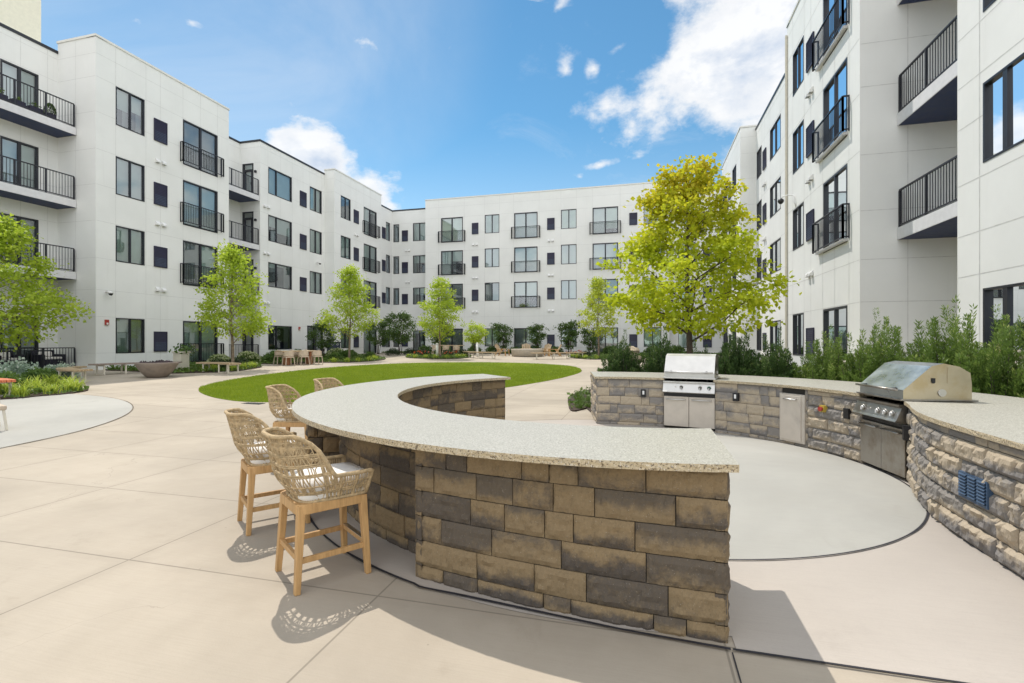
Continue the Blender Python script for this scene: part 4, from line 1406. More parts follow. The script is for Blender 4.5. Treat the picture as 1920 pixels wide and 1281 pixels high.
# ---------------- grill island
GC = (-0.3, 6.55)
def gp(r_, a): return (GC[0] + r_ * math.cos(R(a)), GC[1] + r_ * math.sin(R(a)))
GI = thing('grill_island', 'long curving stone island with granite top holding the two gas grills before the hedge', 'grill counter', (2.0, 8.5, 0), world=True)
tail = [(2.895, 6.50), (2.80, 6.20), (2.69, 5.90), (2.60, 5.60), (2.54, 5.30), (2.505, 5.0), (2.485, 4.6), (2.47, 4.1), (2.45, 3.2), (2.43, 2.2), (2.42, 1.6)]
def sm(pts, n=6):
    out = []
    for i in range(len(pts) - 1):
        p0, p1, p2, p3 = (Vector(pts[max(0, min(len(pts) - 1, i + k))]) for k in (-1, 0, 1, 2))
        for j in range(n):
            t = j / n
            out.append(tuple(0.5 * ((2 * p1) + (p2 - p0) * t + (2 * p0 - 5 * p1 + 4 * p2 - p3) * t * t + (3 * p1 - p0 - 3 * p2 + p3) * t ** 3)))
    return out + [tuple(pts[-1])]
front = sm([gp(3.2, a) for a in range(100, -1, -4)] + tail, 5)
fp = Path(front)
ZG = 0.883
def s_of_angle(a): return R(100 - a) * 3.2
G1 = (s_of_angle(77.6), s_of_angle(61.4), 0.0, ZG)
AC = (s_of_angle(40.8), s_of_angle(33.9), 0.05, 0.80)
G2 = (s_of_angle(16.2), s_of_angle(0.3), 0.0, ZG)
mb = MB(); tone = []
s_mid = s_of_angle(33.0)
first = Path([tuple(fp.at(s)) for s in np.linspace(0, s_mid, 80)])
second = Path([tuple(fp.at(s)) for s in np.linspace(s_mid, fp.L, 200)])
stone_courses(mb, tone, first, ZG, 0.165, 0.011, 51, 1, du=0.04, skip=(G1, AC))
sk2 = tuple((a - s_mid, b - s_mid, c, d) for a, b, c, d in (G2,))
top2 = []
stone_courses(mb, tone, second, ZG, 0.075, 0.004, 53, 1, du=0.05, skip=sk2, z_bot=ZG - 0.0749)
stone_courses(mb, tone, second, ZG - 0.075, 0.160, 0.026, 52, 1, du=0.016, skip=sk2, smoothness=1.1, depth=0.08)
ribbon(mb, first, 0.022, 0, ZG, 1, tone=tone, skip=(G1,))
ribbon(mb, second, 0.022, 0, ZG, 1, tone=tone, skip=sk2)
endp = Path([gp(4.72, 100), gp(3.2, 100)])
stone_courses(mb, tone, endp, ZG, 0.165, 0.016, 54, 1, du=0.05)
ribbon(mb, endp, 0.02, 0, ZG, 1, tone=tone)
backc = sm([gp(4.72, a) for a in range(100, -17, -4)] + [(4.15, 4.6), (4.10, 3.4), (4.10, 1.6)], 4)
backp = Path(backc[::-1])
bm_ = MB()
stone_courses(mb, tone, backp, ZG, 0.165, 0.012, 55, 1, du=0.12, lens=(.3, .42))
ribbon(mb, backp, 0.02, 0, ZG, 1, tone=tone)
mb.build('stone_wall', [M['stone2'], M['mortar']], GI, attr={'tone': tone})

# countertop of the island: notched where the grills are set in
def edge_pts(s0, s1, off, n):
    out = []
    for i in range(n + 1):
        s = s0 + (s1 - s0) * i / n
        p = fp.at(s); q = fp.nrm(s)
        out.append((p.x + q.x * off, p.y + q.y * off))
    return out
def island_slab(s0, s1, offf, r_out, n, a_end=None):
    f_ = edge_pts(s0, s1, offf, n)
    ob = []
    for i in range(n + 1):
        s = s0 + (s1 - s0) * i / n
        p = fp.at(s); q = fp.nrm(s)
        w_ = r_out
        ob.append((p.x - q.x * w_, p.y - q.y * w_))
    return f_, ob
GDEPTH = 0.66
for (s0, s1, offf, w_) in ((-0.0, G1[0] + .01, 0.045, 1.56), (G1[1] - .01, G2[0] + .02, 0.045, 1.56)):
    f_, ob = island_slab(s0, s1, offf, w_, 60)
    if s0 == 0:
        ex = Vector(gp(1, 100)) - Vector(GC); tx = Vector((-ex.y, ex.x)) * 0.05
        f_[0] = (f_[0][0] + tx.x, f_[0][1] + tx.y); ob[0] = (ob[0][0] + tx.x, ob[0][1] + tx.y)
    countertop('countertop', ob, f_, ZG, 0.924, GI, 5)
# behind each grill
for (s0, s1) in ((G1[0] + .0105, G1[1] - .0105), (G2[0] + .0205, G2[1] + .015)):
    f_ = edge_pts(s0, s1, -GDEPTH, 16); ob = edge_pts(s0, s1, -1.56, 16)
    countertop('countertop', ob, f_, ZG, 0.924, GI, 6)
# right part: from the right grill along the wall towards the camera
f_ = edge_pts(G2[1] + .0155, fp.L, 0.045, 90)
ob = [tuple(Path(sm([tuple(fp.at(G2[1]) - fp.nrm(G2[1]) * 1.56), (4.30, 5.6), (4.16, 4.6), (4.12, 3.4), (4.12, 1.6)], 8)).at(t)) for t in np.linspace(0, Path(sm([tuple(fp.at(G2[1]) - fp.nrm(G2[1]) * 1.56), (4.30, 5.6), (4.16, 4.6), (4.12, 3.4), (4.12, 1.6)], 8)).L, 91)]
countertop('countertop', ob, f_, ZG, 0.924, GI, 7)

def on_wall(s, out=0.0, z=0.0):
    p = fp.at(s); n = fp.nrm(s)
    return (p.x + n.x * out, p.y + n.y * out, z)
def wall_frame(s):
    """local x along the wall (left to right seen from the pad), y out of the wall"""
    p = fp.at(s); n = fp.nrm(s)
    t_ = Vector((-n.y, n.x))
    return lambda a, d, z: (p.x + t_.x * a + n.x * d, p.y + t_.y * a + n.y * d, z)

# sign of the tangent so that +a runs to the right as seen from the pad
Tt = wall_frame(s_of_angle(60))
_a = Vector(Tt(0.1, 0, 0)) - Vector(Tt(0, 0, 0))
SGN = 1 if _a.x > 0 else -1
def wf(s):
    f0 = wall_frame(s)
    return lambda a, d, z: f0(a * SGN, d, z)

# single access door
T = wf((AC[0] + AC[1]) / 2)
wd_ = (AC[1] - AC[0]) / 2 + 0.02
mb = MB(); mb.box(-wd_, wd_, -0.03, 0.035, 0.055, 0.795, 0, T); ad = mb.build('access_door', M['panel'], GI, bevel=0.004)
mb = MB(); mb.box(-wd_ + .03, wd_ - .055, 0.0355, 0.048, 0.085, 0.765, 0, T); mb.build('door_leaf', M['panel'], ad, bevel=0.004)
mb = MB(); mb.tube([T(-.11, .05, .715), T(-.11, .082, .715), T(.09, .082, .715), T(.09, .05, .715)], 0.011, 8); mb.build('handle', M['steel'], ad)
for a, z in ((84.3, .63), (54.7, .66), (20.3, .63)):
    T = wf(s_of_angle(a)); mb = MB(); mb.box(-.045, .045, -.01, .05, z - .075, z + .065, 0, T)
    if a > 50:
        mb.box(-.018, .018, .0502, .056, z - .03, z + .04, 1, T)
    mb.build('power_outlet', [M['blackp'], M['white']], GI, bevel=0.004)
T = wf(G2[1] + 0.10); mb = MB(); mb.box(-.05, .05, 0.0, .07, .50, .66, 0, T); mb.build('power_outlet', [M['blackp'], M['white']], GI)
T = wf(s_of_angle(27.6)); mb = MB(); mb.box(-.04, .04, .0, .065, .59, .685, 0, T)
c0 = Vector(T(0, .065, .635)); c1 = Vector(T(0, .10, .635))
mb.tube([c0, c1], [.028, .034], 14, 1); mb.build('emergency_button', [M['yellow'], M['red']], GI)
# blue louvred vent in the sunny wall
sv = None
best = 1e9
for i in range(400):
    s = G2[1] + (fp.L - G2[1]) * i / 400
    d_ = abs(fp.at(s).y - 4.59)
    if d_ < best: best, sv = d_, s
T = wf(sv)
mb = MB(); mb.box(-.185, .185, -.02, .034, .365, .565, 0, T)
for cx_ in (-.12, 0, .12):
    for k in range(7):
        z = .385 + .025 * k
        mb.poly([T(cx_ - .048, .0345, z), T(cx_ + .048, .0345, z), T(cx_ + .048, .047, z + .010), T(cx_ - .048, .047, z + .010)])
        mb.poly([T(cx_ - .048, .047, z + .010), T(cx_ + .048, .047, z + .010), T(cx_ + .048, .0345, z + .020), T(cx_ - .048, .0345, z + .020)])
mb.build('wall_vent', M['bluevent'], GI)


# ---------------- the grills
def grill(name_label, s_mid_, width, turn, mats, knobs, hood_h, zc=0.0, sidepanel=False, two_doors=True, hb=0.10, prof=None):
    p = fp.at(s_mid_); n = fp.nrm(s_mid_)
    ang_ = math.atan2(n.y, n.x) + turn
    t = thing('gas_grill', name_label, 'grill', (p.x, p.y, 0), ang_ + math.pi / 2)
    # local frame: -y out of the wall towards the cook, x to the right of the cook's view
    w = width / 2
    mh, mside, mp, mdoor, mknob = mats
    # lower doors
    dw = w - 0.012
    mb = MB(); mb.box(-w, w, -0.005, 0.45, 0.03, 0.655, 0); mb.box(-w, w, -0.02, -0.005, 0.6, 0.652, 1); mb.build('cabinet', [M['mortar'], M['blackp']], t)
    nd = 2
    for k in range(nd):
        a = -w + 0.004 + k * w; b = a + w - 0.008
        mb = MB(); mb.box(a, b, -0.055, -0.008, 0.05, 0.595, 0)
        d_ = mb.build('cabinet_door', mdoor, t, bevel=0.005)
        mb = MB(); h0, h1 = a + 0.05, b - 0.06
        mb.tube([(h0, -.056, .545), (h0, -.095, .545), (h1, -.095, .545), (h1, -.056, .545)], 0.011, 8)
        mb.build('handle', mp, d_)
    # control panel, leaning a little
    mb = MB()
    y0, y1 = -0.14, -0.105
    zb, zt_ = 0.665, 0.875
    pr = [(-0.005, zb), (y1, zb), (y0 - .02, zb + .02), (y0, zb + .045), (-0.085, zt_ - .035), (-0.115, zt_ - .02), (-0.115, zt_), (-0.005, zt_)]
    for sx in (-1, 1):
        q = [(sx * w, y, z) for y, z in pr]
        mb.poly(q if sx > 0 else q[::-1])
    for i in range(len(pr)):
        j = (i + 1) % len(pr)
        mb.poly([(-w, pr[i][0], pr[i][1]), (w, pr[i][0], pr[i][1]), (w, pr[j][0], pr[j][1]), (-w, pr[j][0], pr[j][1])])
    cp = mb.build('control_panel', mp, t, bevel=0.003)
    nrm_ = Vector((0, -(zt_ - .035 - zb - .045), -0.055)).normalized()
    for kx, kind in knobs:
        kk = (0.5)
        c = Vector((kx, y0 + (y0 * 0 + 0.055) * kk, zb + .045 + (zt_ - .08 - zb) * kk))
        mb = MB()
        mb.tube([c + nrm_ * -.002, c + nrm_ * .008], 0.034 if kind != 'small' else .012, 18, 1)
        if kind != 'small':
            mb.tube([c + nrm_ * .009, c + nrm_ * .035], [.026, .022], 18, 0)
            mb.beam(c + nrm_ * .040 + Vector((0, 0, -.02)), c + nrm_ * .040 + Vector((0, 0, .02)), .010, .012, 2)
        mb.build('knob', [mknob, M['steel'] if kind != 'green' else M['green'], M['white']], cp)
    # trim flange on the counter
    mb = MB(); mb.box(-w - .01, w + .01, -.10, .70, .9245, .945); mb.build('flange', mp, t, bevel=0.004)
    # hood
    hw = w - 0.01
    z0 = .946
    mb = MB()
    q = [(y, z0 + z) for y, z in prof]
    nq = len(q)
    for i in range(nq):
        j = (i + 1) % nq
        mb.poly([(-hw, q[i][0], q[i][1]), (hw, q[i][0], q[i][1]), (hw, q[j][0], q[j][1]), (-hw, q[j][0], q[j][1])], 0)
    for sx in (-1, 1):
        qq = [(sx * hw, y, z) for y, z in q]
        mb.poly(qq if sx > 0 else qq[::-1], 1)
    hd = mb.build('hood', [mh, mside], t, bevel=0.006)
    # side cheek plate, thermometer hole and vent slot on both ends
    for sx in (-1, 1):
        mb = MB()
        e = sx * (hw + .0015); e2 = sx * (hw + .006)
        ch = [(prof[2][0] + .16, z0 + .19), (prof[2][0] + .41, z0 + .19), (prof[-3][0] - .02, z0 + prof[-3][1] - .03), (prof[-4][0] - .02, z0 + prof[-4][1] - .015), (prof[2][0] + .16, z0 + prof[2][1] - .015)]
        mb.poly([(e2, y, z) for y, z in ch][::sx])
        for i in range(len(ch)):
            j = (i + 1) % len(ch)
            mb.poly([(e, ch[i][0], ch[i][1]), (e2, ch[i][0], ch[i][1]), (e2, ch[j][0], ch[j][1]), (e, ch[j][0], ch[j][1])])
        mb.build('side_plate', mside, hd)
        mb = MB(); mb.tube([(e, .335, z0 + .075), (sx * (hw + .014), .335, z0 + .075)], .042, 18, 0); mb.tube([(e2, .245, z0 + .20), (e2 + sx * .004, .245, z0 + .20)], .020, 12, 1)
        mb.box(min(e2, e2 + sx * .003), max(e2, e2 + sx * .003), .225, .265, z0 + .20, z0 + .24, 1)
        mb.build('vent_cap', [M['steel'], M['blackp']], hd)
    # handle bar across the front of the hood
    mb = MB()
    yh = prof[1][0] - .055; zh = z0 + hb
    mb.tube([(-hw + .02, yh, zh), (hw - .02, yh, zh)], .014, 10)
    for x in (-hw + .13, hw - .13):
        mb.beam((x, yh, zh), (x, prof[1][0] + .01, zh + .005), .03, .03, 1)
    mb.build('handle', [mp, M['blackp']], hd)
    return t
PROF2 = [(-.065, 0.0), (-.065, .10), (.23, .375), (.36, .405), (.52, .37), (.63, .30), (.645, .17), (.645, 0)]
PROF1 = [(-.065, 0.0), (-.065, .09), (.10, .385), (.22, .425), (.42, .42), (.56, .35), (.60, .17), (.60, 0)]
grill('clean gas grill with pale hood and two beige doors, mid-way along the stone island', (G1[0] + G1[1]) / 2, 0.885, R(7),
      (M['steel_p'], M['steel_d'], M['steel_p'], M['panel'], M['blackp']), [(-.22, 'small'), (-.12, 'k'), (.20, 'k'), (.35, 'green')], .42, prof=PROF1)
grill('tarnished gas grill with yellowed hood side at the right bend of the stone island', (G2[0] + G2[1]) / 2, 0.865, R(0),
      (M['steel_b'], M['steel_y'], M['steel_d'], M['steel_d'], M['steel']), [(-.24, 'k'), (-.10, 'small'), (.06, 'k'), (.20, 'k'), (.33, 'k')], .42, prof=PROF2)


# ================================================================== STOOLS
def ss(t):
    t = min(max(t, 0), 1)
    return t * t * (3 - 2 * t)

def make_stool():
    t = thing('bar_stool', 'stool', 'bar stool', (0, 0, 0), 0, 'woven bar stools along the curved bar')
    feet = [(.235, .215), (.235, -.215), (-.235, .215), (-.235, -.215)]
    tops = [(.205, .185), (.205, -.185), (-.200, .180), (-.200, -.180)]
    for (fx, fy), (tx, ty) in zip(feet, tops):
        mb = MB(); mb.beam((tx, ty, .545), (fx, fy, 0.0), .058, .048, w2=.040, h2=.036, up=(1, 0, 0))
        mb.build('leg', M['wood'], t, bevel=0.004)
    # seat frame: rounded square apron
    def rsq(a, b, r_, n=6, cx_=0.0):
        out = []
        for qx, qy, s0 in ((1, 1, 0), (-1, 1, 90), (-1, -1, 180), (1, -1, 270)):
            for i in range(n + 1):
                th = R(s0 + 90 * i / n)
                out.append((cx_ + qx * (a - r_) + r_ * math.cos(th), qy * (b - r_) + r_ * math.sin(th)))
        return out
    mb = MB(); mb.prism(rsq(.235, .218, .07), .492, .556); mb.build('seat_frame', M['wood'], t, bevel=0.004)
    def legpt(i, z):
        k = z / .545
        return Vector((feet[i][0] + (tops[i][0] - feet[i][0]) * k, feet[i][1] + (tops[i][1] - feet[i][1]) * k, z))
    for (a, b, z) in ((0, 1, .215), (2, 3, .215), (0, 2, .20), (1, 3, .20)):
        mb = MB(); mb.beam(legpt(a, z), legpt(b, z), .024, .036)
        st = mb.build('stretcher', M['wood'], t, bevel=0.003)
        if (a, b) == (0, 1):
            p, q = legpt(0, z), legpt(1, z)
            mb = MB(); mb.box(p.x - .016, p.x + .016, -.17, .17, z + .0185, z + .022); mb.build('foot_plate', M['steel'], st)
    # cushion
    mb = MB()
    ol = rsq(.245, .222, .08, 8, .035)
    prof = [(.90, .565), (.985, .585), (1.0, .630), (.985, .668), (.93, .688), (.6, .698), (.05, .700)]
    b = len(mb.v); n = len(ol)
    for k, z in prof:
        for x, y in ol:
            mb.v.append((.02 + (x - .02) * k, y * k, z))
    for i in range(len(prof) - 1):
        for j in range(n):
            j2 = (j + 1) % n
            mb.f.append((b + i * n + j, b + i * n + j2, b + (i + 1) * n + j2, b + (i + 1) * n + j)); mb.m.append(0); mb.s.append(True)
    e = b + (len(prof) - 1) * n
    mb.f.append(tuple(e + j for j in range(n))); mb.m.append(0); mb.s.append(True)
    mb.build('cushion', M['cushion'], t)
    # woven shell. s runs 0..1 from the front end of one arm round the back to the other
    def base(s, k=1.0):
        """plan outline; s in 0..1, k scales the footprint"""
        A = 0.34                                   # share of each straight arm
        if s < A:
            u = s / A
            return (.245 - u * .30, .262 + .010 * math.sin(u * 3), 0)
        if s > 1 - A:
            u = (1 - s) / A
            return (.245 - u * .30, -.262 - .010 * math.sin(u * 3), 0)
        u = (s - A) / (1 - 2 * A)
        th = R(90 + 180 * u)
        c, sn = math.cos(th), math.sin(th)
        ex = 0.62
        return (-.055 + .205 * (-1) * abs(c) ** ex, .262 * (1 if sn > 0 else -1) * abs(sn) ** ex, 0)
    def rim_h(s):
        d = abs(s - .5)
        return .722 + .275 * ss((0.228 - d) / 0.100)
    def shell(s, v):
        x, y, _ = base(s)
        zt_ = rim_h(s)
        z = .562 + (zt_ - .562) * v
        hgt = (z - .562)
        back = ss((0.27 - abs(s - .5)) / 0.15)
        # footprint grows from the frame upwards and the back leans out
        k = .80 + .20 * ss(hgt / .15)
        x2 = x * (k if x < 0 else (.90 + .10 * ss(hgt / .15))) - back * .25 * max(0, hgt - .02)
        # upper back narrows towards the top
        yk = k * (1 - back * .24 * ss((hgt - .14) / .28))
        return Vector((x2, y * yk, z))
    mb = MB()
    N = 76
    rim = [shell(i / N, 1.0) for i in range(N + 1)]
    # arm fronts come down to the frame
    rim_full = [shell(0, 0.0), shell(0, .5)] + rim + [shell(1, .5), shell(1, 0.0)]
    mb.tube(rim_full, .0145, 8)
    mb.tube([shell(i / N, 0.0) for i in range(N + 1)], .011, 6)
    NSR = 132
    rgs = random.Random(2)
    for i in range(1, NSR):
        s = i / NSR
        back = abs(s - .5) < 0.29
        if not back and i % 2:
            continue
        if not back or i % 2 == 0:
            s2 = s
        jit = rgs.uniform(-.002, .002)
        steps = 9 if back else 5
        sl = (0.0062 if (i // 2) % 2 else -0.0062) if back else 0
        # strands lean in pairs on the back, so they cross between the bands
        pts = []
        for k in range(steps + 1):
            v = k / steps
            sh = sl * math.sin(v * math.pi * 3) if back else 0
            pts.append(shell(min(max(s + jit + sh, 0.002), .998), v))
        mb.tube(pts, .0046 if back else .0050, 4, cap=False)
    # horizontal bands
    for zband, rad in ((.615, .0070), (.627, .0060), (.668, .006), (.738, .0070), (.749, .0060), (.80, .0065), (.811, .006), (.862, .0060), (.873, .006), (.915, .0060), (.925, .006), (.955, .006)):
        pts = []
        for i in range(N + 1):
            s = i / N
            h = rim_h(s)
            if h <= zband + .012:
                if len(pts) > 3:
                    mb.tube(pts, rad, 5, cap=False)
                pts = []
                continue
            pts.append(shell(s, (zband - .562) / (h - .562)))
        if len(pts) > 3:
            mb.tube(pts, rad, 5, cap=False)
    # thicker wrapped uprights that divide the panels
    for s in (.12, .24, .335, .665, .76, .88):
        mb.tube([shell(s, k / 5) for k in range(6)], .0085, 6, cap=False)
    # dense woven patches on the upper back
    for i in range(47):
        s = .29 + .42 * i / 46
        h = rim_h(s)
        z0 = max(.562, h - .11)
        mb.tube([shell(s + .005 * math.sin(k * 2.2 + i), ((z0 + (h - z0) * k / 4) - .562) / (h - .562)) for k in range(5)], .0052, 4, cap=False)
    mb.build('woven_shell', M['rope'], t)
    return t

stool = make_stool()
SP = [((-2.15, 3.00), math.atan2(.81, .58), 'nearest woven bar stool with white cushion, at the front pier of the curved bar'),
      ((-3.17, 3.72), math.atan2(.788, .616), 'second woven bar stool from the front, just behind the nearest stool'),
      ((-4.45, 5.66), math.atan2(.25, .97), 'third woven bar stool, half hidden behind the round end of the counter'),
      ((-4.60, 6.80), math.atan2(-.10, .99), 'farthest woven bar stool, only its backrest showing above the countertop')]
for i, (p, a, lab) in enumerate(SP):
    place(stool, i == 0, lab, (p[0], p[1], 0.005 if i > 1 else 0.0), a)

# ================================================================== TREES AND PLANTS
def leaf_quads(C, D, size, wid, rs_, droop=0.0, fold=0.25):
    """diamond leaves at C pointing along D; returns verts (n,4,3)"""
    n = len(C)
    D = D + np.array([0, 0, -droop])
    D /= np.linalg.norm(D, axis=1)[:, None] + 1e-9
    up = rs_.normal(0, 1, (n, 3)); up[:, 2] += 1.2
    S = np.cross(D, up); S /= np.linalg.norm(S, axis=1)[:, None] + 1e-9
    Nn = np.cross(S, D)
    sz = (size * rs_.uniform(.7, 1.3, n))[:, None]
    w_ = sz * wid
    co = np.empty((n, 4, 3))
    co[:, 0] = C
    co[:, 1] = C + D * sz * .45 + S * w_ + Nn * w_ * fold
    co[:, 2] = C + D * sz
    co[:, 3] = C + D * sz * .45 - S * w_ + Nn * w_ * fold
    return co


def foliage(name, co, m, parent, var):
    n = len(co)
    idx = np.arange(n * 4).reshape(-1, 4)
    tri = np.concatenate([idx[:, [0, 1, 2]], idx[:, [0, 2, 3]]], 0)
    return quads_mesh(name, co.reshape(-1, 3), tri, m, parent, var=np.repeat(var, 4))


def make_tree(label, seed, H, zc, prof, Rw, nclus, per, leaf, m, bark, trunk_r, cluster_r=0.32, cat='tree', name='tree', group=None, multi=1, droop=.35, jag=0.35):
    """tapered trunk with limbs reaching into a crown of many single leaves.
    prof: (height fraction 0..1 of crown, relative radius)"""
    rs_ = np.random.RandomState(seed); rg = random.Random(seed)
    t = thing(name, label, cat, (0, 0, 0), 0, group)
    ph = [p[0] for p in prof]; pr = [p[1] for p in prof]
    def Rat(z):
        return float(np.interp((z - zc) / (H - zc), ph, pr)) * Rw
    tb = MB()
    tips = []
    for k in range(multi):
        bx_, by_ = (0, 0) if multi == 1 else (rg.uniform(-.12, .12), rg.uniform(-.12, .12))
        tx, ty = (rg.uniform(-.15, .15), rg.uniform(-.15, .15)) if multi == 1 else (rg.uniform(-.6, .6) * Rw, rg.uniform(-.6, .6) * Rw)
        pts = []; rd = []
        for i in range(11):
            u = i / 10
            pts.append((bx_ + tx * u ** 1.5 + .03 * math.sin(u * 9 + k), by_ + ty * u ** 1.5 + .03 * math.cos(u * 7 + k), -0.1 + (H * .93 + .1) * u))
            rd.append(trunk_r * (1.25 if i == 0 else 1) * (1 - .88 * u) / (1 if multi == 1 else 1.6))
        tb.tube(pts, rd, 10)
        nl = int(26 / multi)
        for i in range(nl):
            u = (zc * .92 / H) + (0.93 - zc * .92 / H) * (i + rg.random()) / nl
            z = H * .93 * u
            f_ = u * 10; i0 = min(9, int(f_)); b0 = Vector(pts[i0]).lerp(Vector(pts[i0 + 1]), f_ - i0)
            a = i * 2.4 + rg.uniform(-.4, .4)
            zt_ = min(H * .97, max(z, zc) + rg.uniform(.10, .30) * (H - zc))
            rr = Rat(zt_) * rg.uniform(.75, 1.0)
            e = Vector((math.cos(a) * rr, math.sin(a) * rr, zt_))
            m1 = b0.lerp(e, .5) + Vector((0, 0, rg.uniform(-.10, .12)))
            r0 = trunk_r * (1 - .85 * u) * .42
            lp = [b0, b0.lerp(m1, .5) + Vector((rg.uniform(-.05, .05), rg.uniform(-.05, .05), .02)), m1, m1.lerp(e, .55) + Vector((rg.uniform(-.06, .06), rg.uniform(-.06, .06), .03)), e]
            tb.tube(lp, [r0, r0 * .8, r0 * .6, r0 * .38, r0 * .14], 6)
            for s in (.45, .65, .85):
                q = b0.lerp(e, s)
                a2 = a + rg.choice((-1, 1)) * rg.uniform(.5, 1.1)
                ln_ = rr * rg.uniform(.2, .4)
                e2 = q + Vector((math.cos(a2) * ln_, math.sin(a2) * ln_, rg.uniform(.05, .3)))
                tb.tube([q, q.lerp(e2, .5) + Vector((0, 0, .03)), e2], [r0 * .35, r0 * .25, r0 * .08], 5)
                tips.append(e2)
            tips.append(e)
    tb.build('trunk', bark, t)
    # clusters: on the branch tips and through the volume, thinner inside
    C = []
    lob = [(rg.uniform(0, 6.28), rg.uniform(.15, .95), rg.uniform(.75, 1.16)) for _ in range(16)]
    while len(C) < nclus:
        if rg.random() < .45 and tips:
            q = rg.choice(tips) + Vector((rg.gauss(0, .16), rg.gauss(0, .16), rg.gauss(0, .12)))
            C.append(tuple(q)); continue
        z = rg.uniform(zc, H)
        a = rg.uniform(0, 2 * math.pi)
        lobe = 1.0
        for la, lh, lk in lob:
            dd = (math.cos(a - la) * .5 + .5) ** 6 * max(0, 1 - abs((z - zc) / (H - zc) - lh) * 4)
            lobe += (lk - 1) * dd
        rr = Rat(z) * lobe
        if rg.random() > (Rat(z) / Rw) ** 1.2 + .05:
            continue
        rad = rr * (rg.random() ** .42) * rg.uniform(1 - jag * .35, 1 + jag * .25)
        q = Vector((math.cos(a) * rad, math.sin(a) * rad, z))
        if mn.noise(q * 1.3 + Vector((seed, 0, 0))) < -.22:      # gaps between the boughs
            continue
        C.append(tuple(q))
    C = np.array(C)
    n = len(C) * per
    cc = np.repeat(C, per, 0)
    offs = rs_.normal(0, 1, (n, 3)) * np.array([cluster_r, cluster_r, cluster_r * .55]) * .55
    cc = cc + offs
    out = cc - np.array([0, 0, zc + (H - zc) * .35]); out[:, 2] *= .3
    out /= np.linalg.norm(out, axis=1)[:, None] + 1e-6
    D = out * .8 + rs_.normal(0, .7, (n, 3))
    co = leaf_quads(cc, D, leaf, .42, rs_, droop)
    var = np.clip(np.repeat(rs_.rand(len(C)), per) * .45 + rs_.rand(n) * .55, 0, 1)
    foliage('crown', co, m, t, var)
    return t


def ground(o, x, y, rz=0.0, dz=0.0):
    o.location = (x, y, gz(x, y) + dz); o.rotation_euler = (0, 0, rz)
    return o

MAPLE_P = [(0, .42), (.06, .76), (.16, .98), (.28, 1.0), (.40, .92), (.53, .72), (.66, .55), (.78, .44), (.90, .30), (1, .06)]
CONE_P = [(0, .35), (.08, .75), (.2, 1.0), (.38, .95), (.55, .74), (.72, .50), (.88, .26), (1, .04)]
big = make_tree('large yellow-green maple rising behind the grill island with orange-tinted top leaves', 3, 6.55, 1.80, MAPLE_P, 2.34, 560, 26, .118, M['maple'], M['bark_d'], .105, .29, jag=.9)
ground(big, 1.25, 14.6)
TREES = thing
t1 = make_tree('slim bright green young tree in the bed beside the first curved bench and bowl', 8, 5.75, 1.45, CONE_P, 1.45, 330, 20, .115, M['elm'], M['bark'], .075, .30, group='young courtyard trees')
ground(t1, -18.57, 19.1, 0.4)
t1b = make_tree('young green tree in the bed right behind the dining table with pale chairs', 9, 5.95, 1.5, CONE_P, 1.62, 350, 20, .115, M['elm'], M['bark'], .075, .30, group='young courtyard trees')
ground(t1b, -18.17, 28.1, 2.1)
t1c = make_tree('young green tree in the small round bed at the far end of the lawn', 15, 5.6, 1.35, CONE_P, 1.42, 300, 20, .115, M['elm'], M['bark'], .07, .28, group='young courtyard trees')
ground(t1c, -13.52, 31.9, 4.0)
t2 = make_tree('young lime-yellow tree in front of the far block, left of the big maple', 12, 5.5, 1.5, CONE_P, 1.25, 270, 18, .115, M['elm_y'], M['bark'], .07, .28, group='young courtyard trees')
ground(t2, -3.01, 35.2)
t3 = make_tree('broad bright green tree leaning into the view at the left edge', 17, 5.9, 1.25, MAPLE_P, 2.25, 520, 22, .12, M['elm'], M['bark'], .09, .36, group='young courtyard trees')
ground(t3, -22.6, 12.5, 1.0)
# small multi-stemmed trees along the far walls
SM_P = [(0, .35), (.2, .8), (.45, 1.0), (.7, .95), (.9, .6), (1, .2)]
s1 = make_tree('dark green multi-stemmed small tree in the shaded corner', 23, 3.3, 1.0, SM_P, 1.25, 190, 20, .12, M['dark_leaf'], M['bark_d'], .05, .28, multi=4, name='small_tree', group='small trees along the far walls')
ground(s1, -19.3, 37.0)
SML = [(-21.6, 30.2, .72, 'small dark green tree in front of the double entry door'),
       (-21.5, 37.5, .80, 'small dark tree beside the entry door, left of the shaded corner tree'),
       (-16.8, 39.5, .85, 'dark small tree behind the young tree of the small round bed')]
for x, y, sc, lab in SML:
    c = copy_tree(s1); c['label'] = lab; ground(c, x, y, rng.uniform(0, 6)); c.scale = (sc, sc, sc)
V_P = [(0, .25), (.3, .55), (.6, .85), (.85, 1.0), (1, .6)]
s2 = make_tree('vase-shaped green shrub under a ground floor window of the far block', 29, 2.5, .5, V_P, .95, 150, 18, .11, M['dark_leaf'], M['bark_d'], .045, .22, multi=5, name='small_tree', group='small trees along the far walls')
ground(s2, -11.8, 41.6)
for x, y, sc, lab in [(-8.7, 41.4, .95, 'vase-shaped green shrub before the dark patio door of the far block'),
                      (-5.9, 41.0, 1.05, 'vase-shaped green shrub under the window nearest the lime tree'),
                      (-4.2, 40.6, .8, 'low vase-shaped shrub behind the lime tree trunk')]:
    c = copy_tree(s2); c['label'] = lab; ground(c, x, y, rng.uniform(0, 6)); c.scale = (sc, sc, sc)
s3 = make_tree('small round-headed yellow-green tree at the far end of the lawn', 31, 2.3, .95, SM_P, .85, 130, 18, .11, M['elm'], M['bark_d'], .045, .24, multi=3, name='small_tree', group='small trees along the far walls')
ground(s3, -12.9, 37.6)

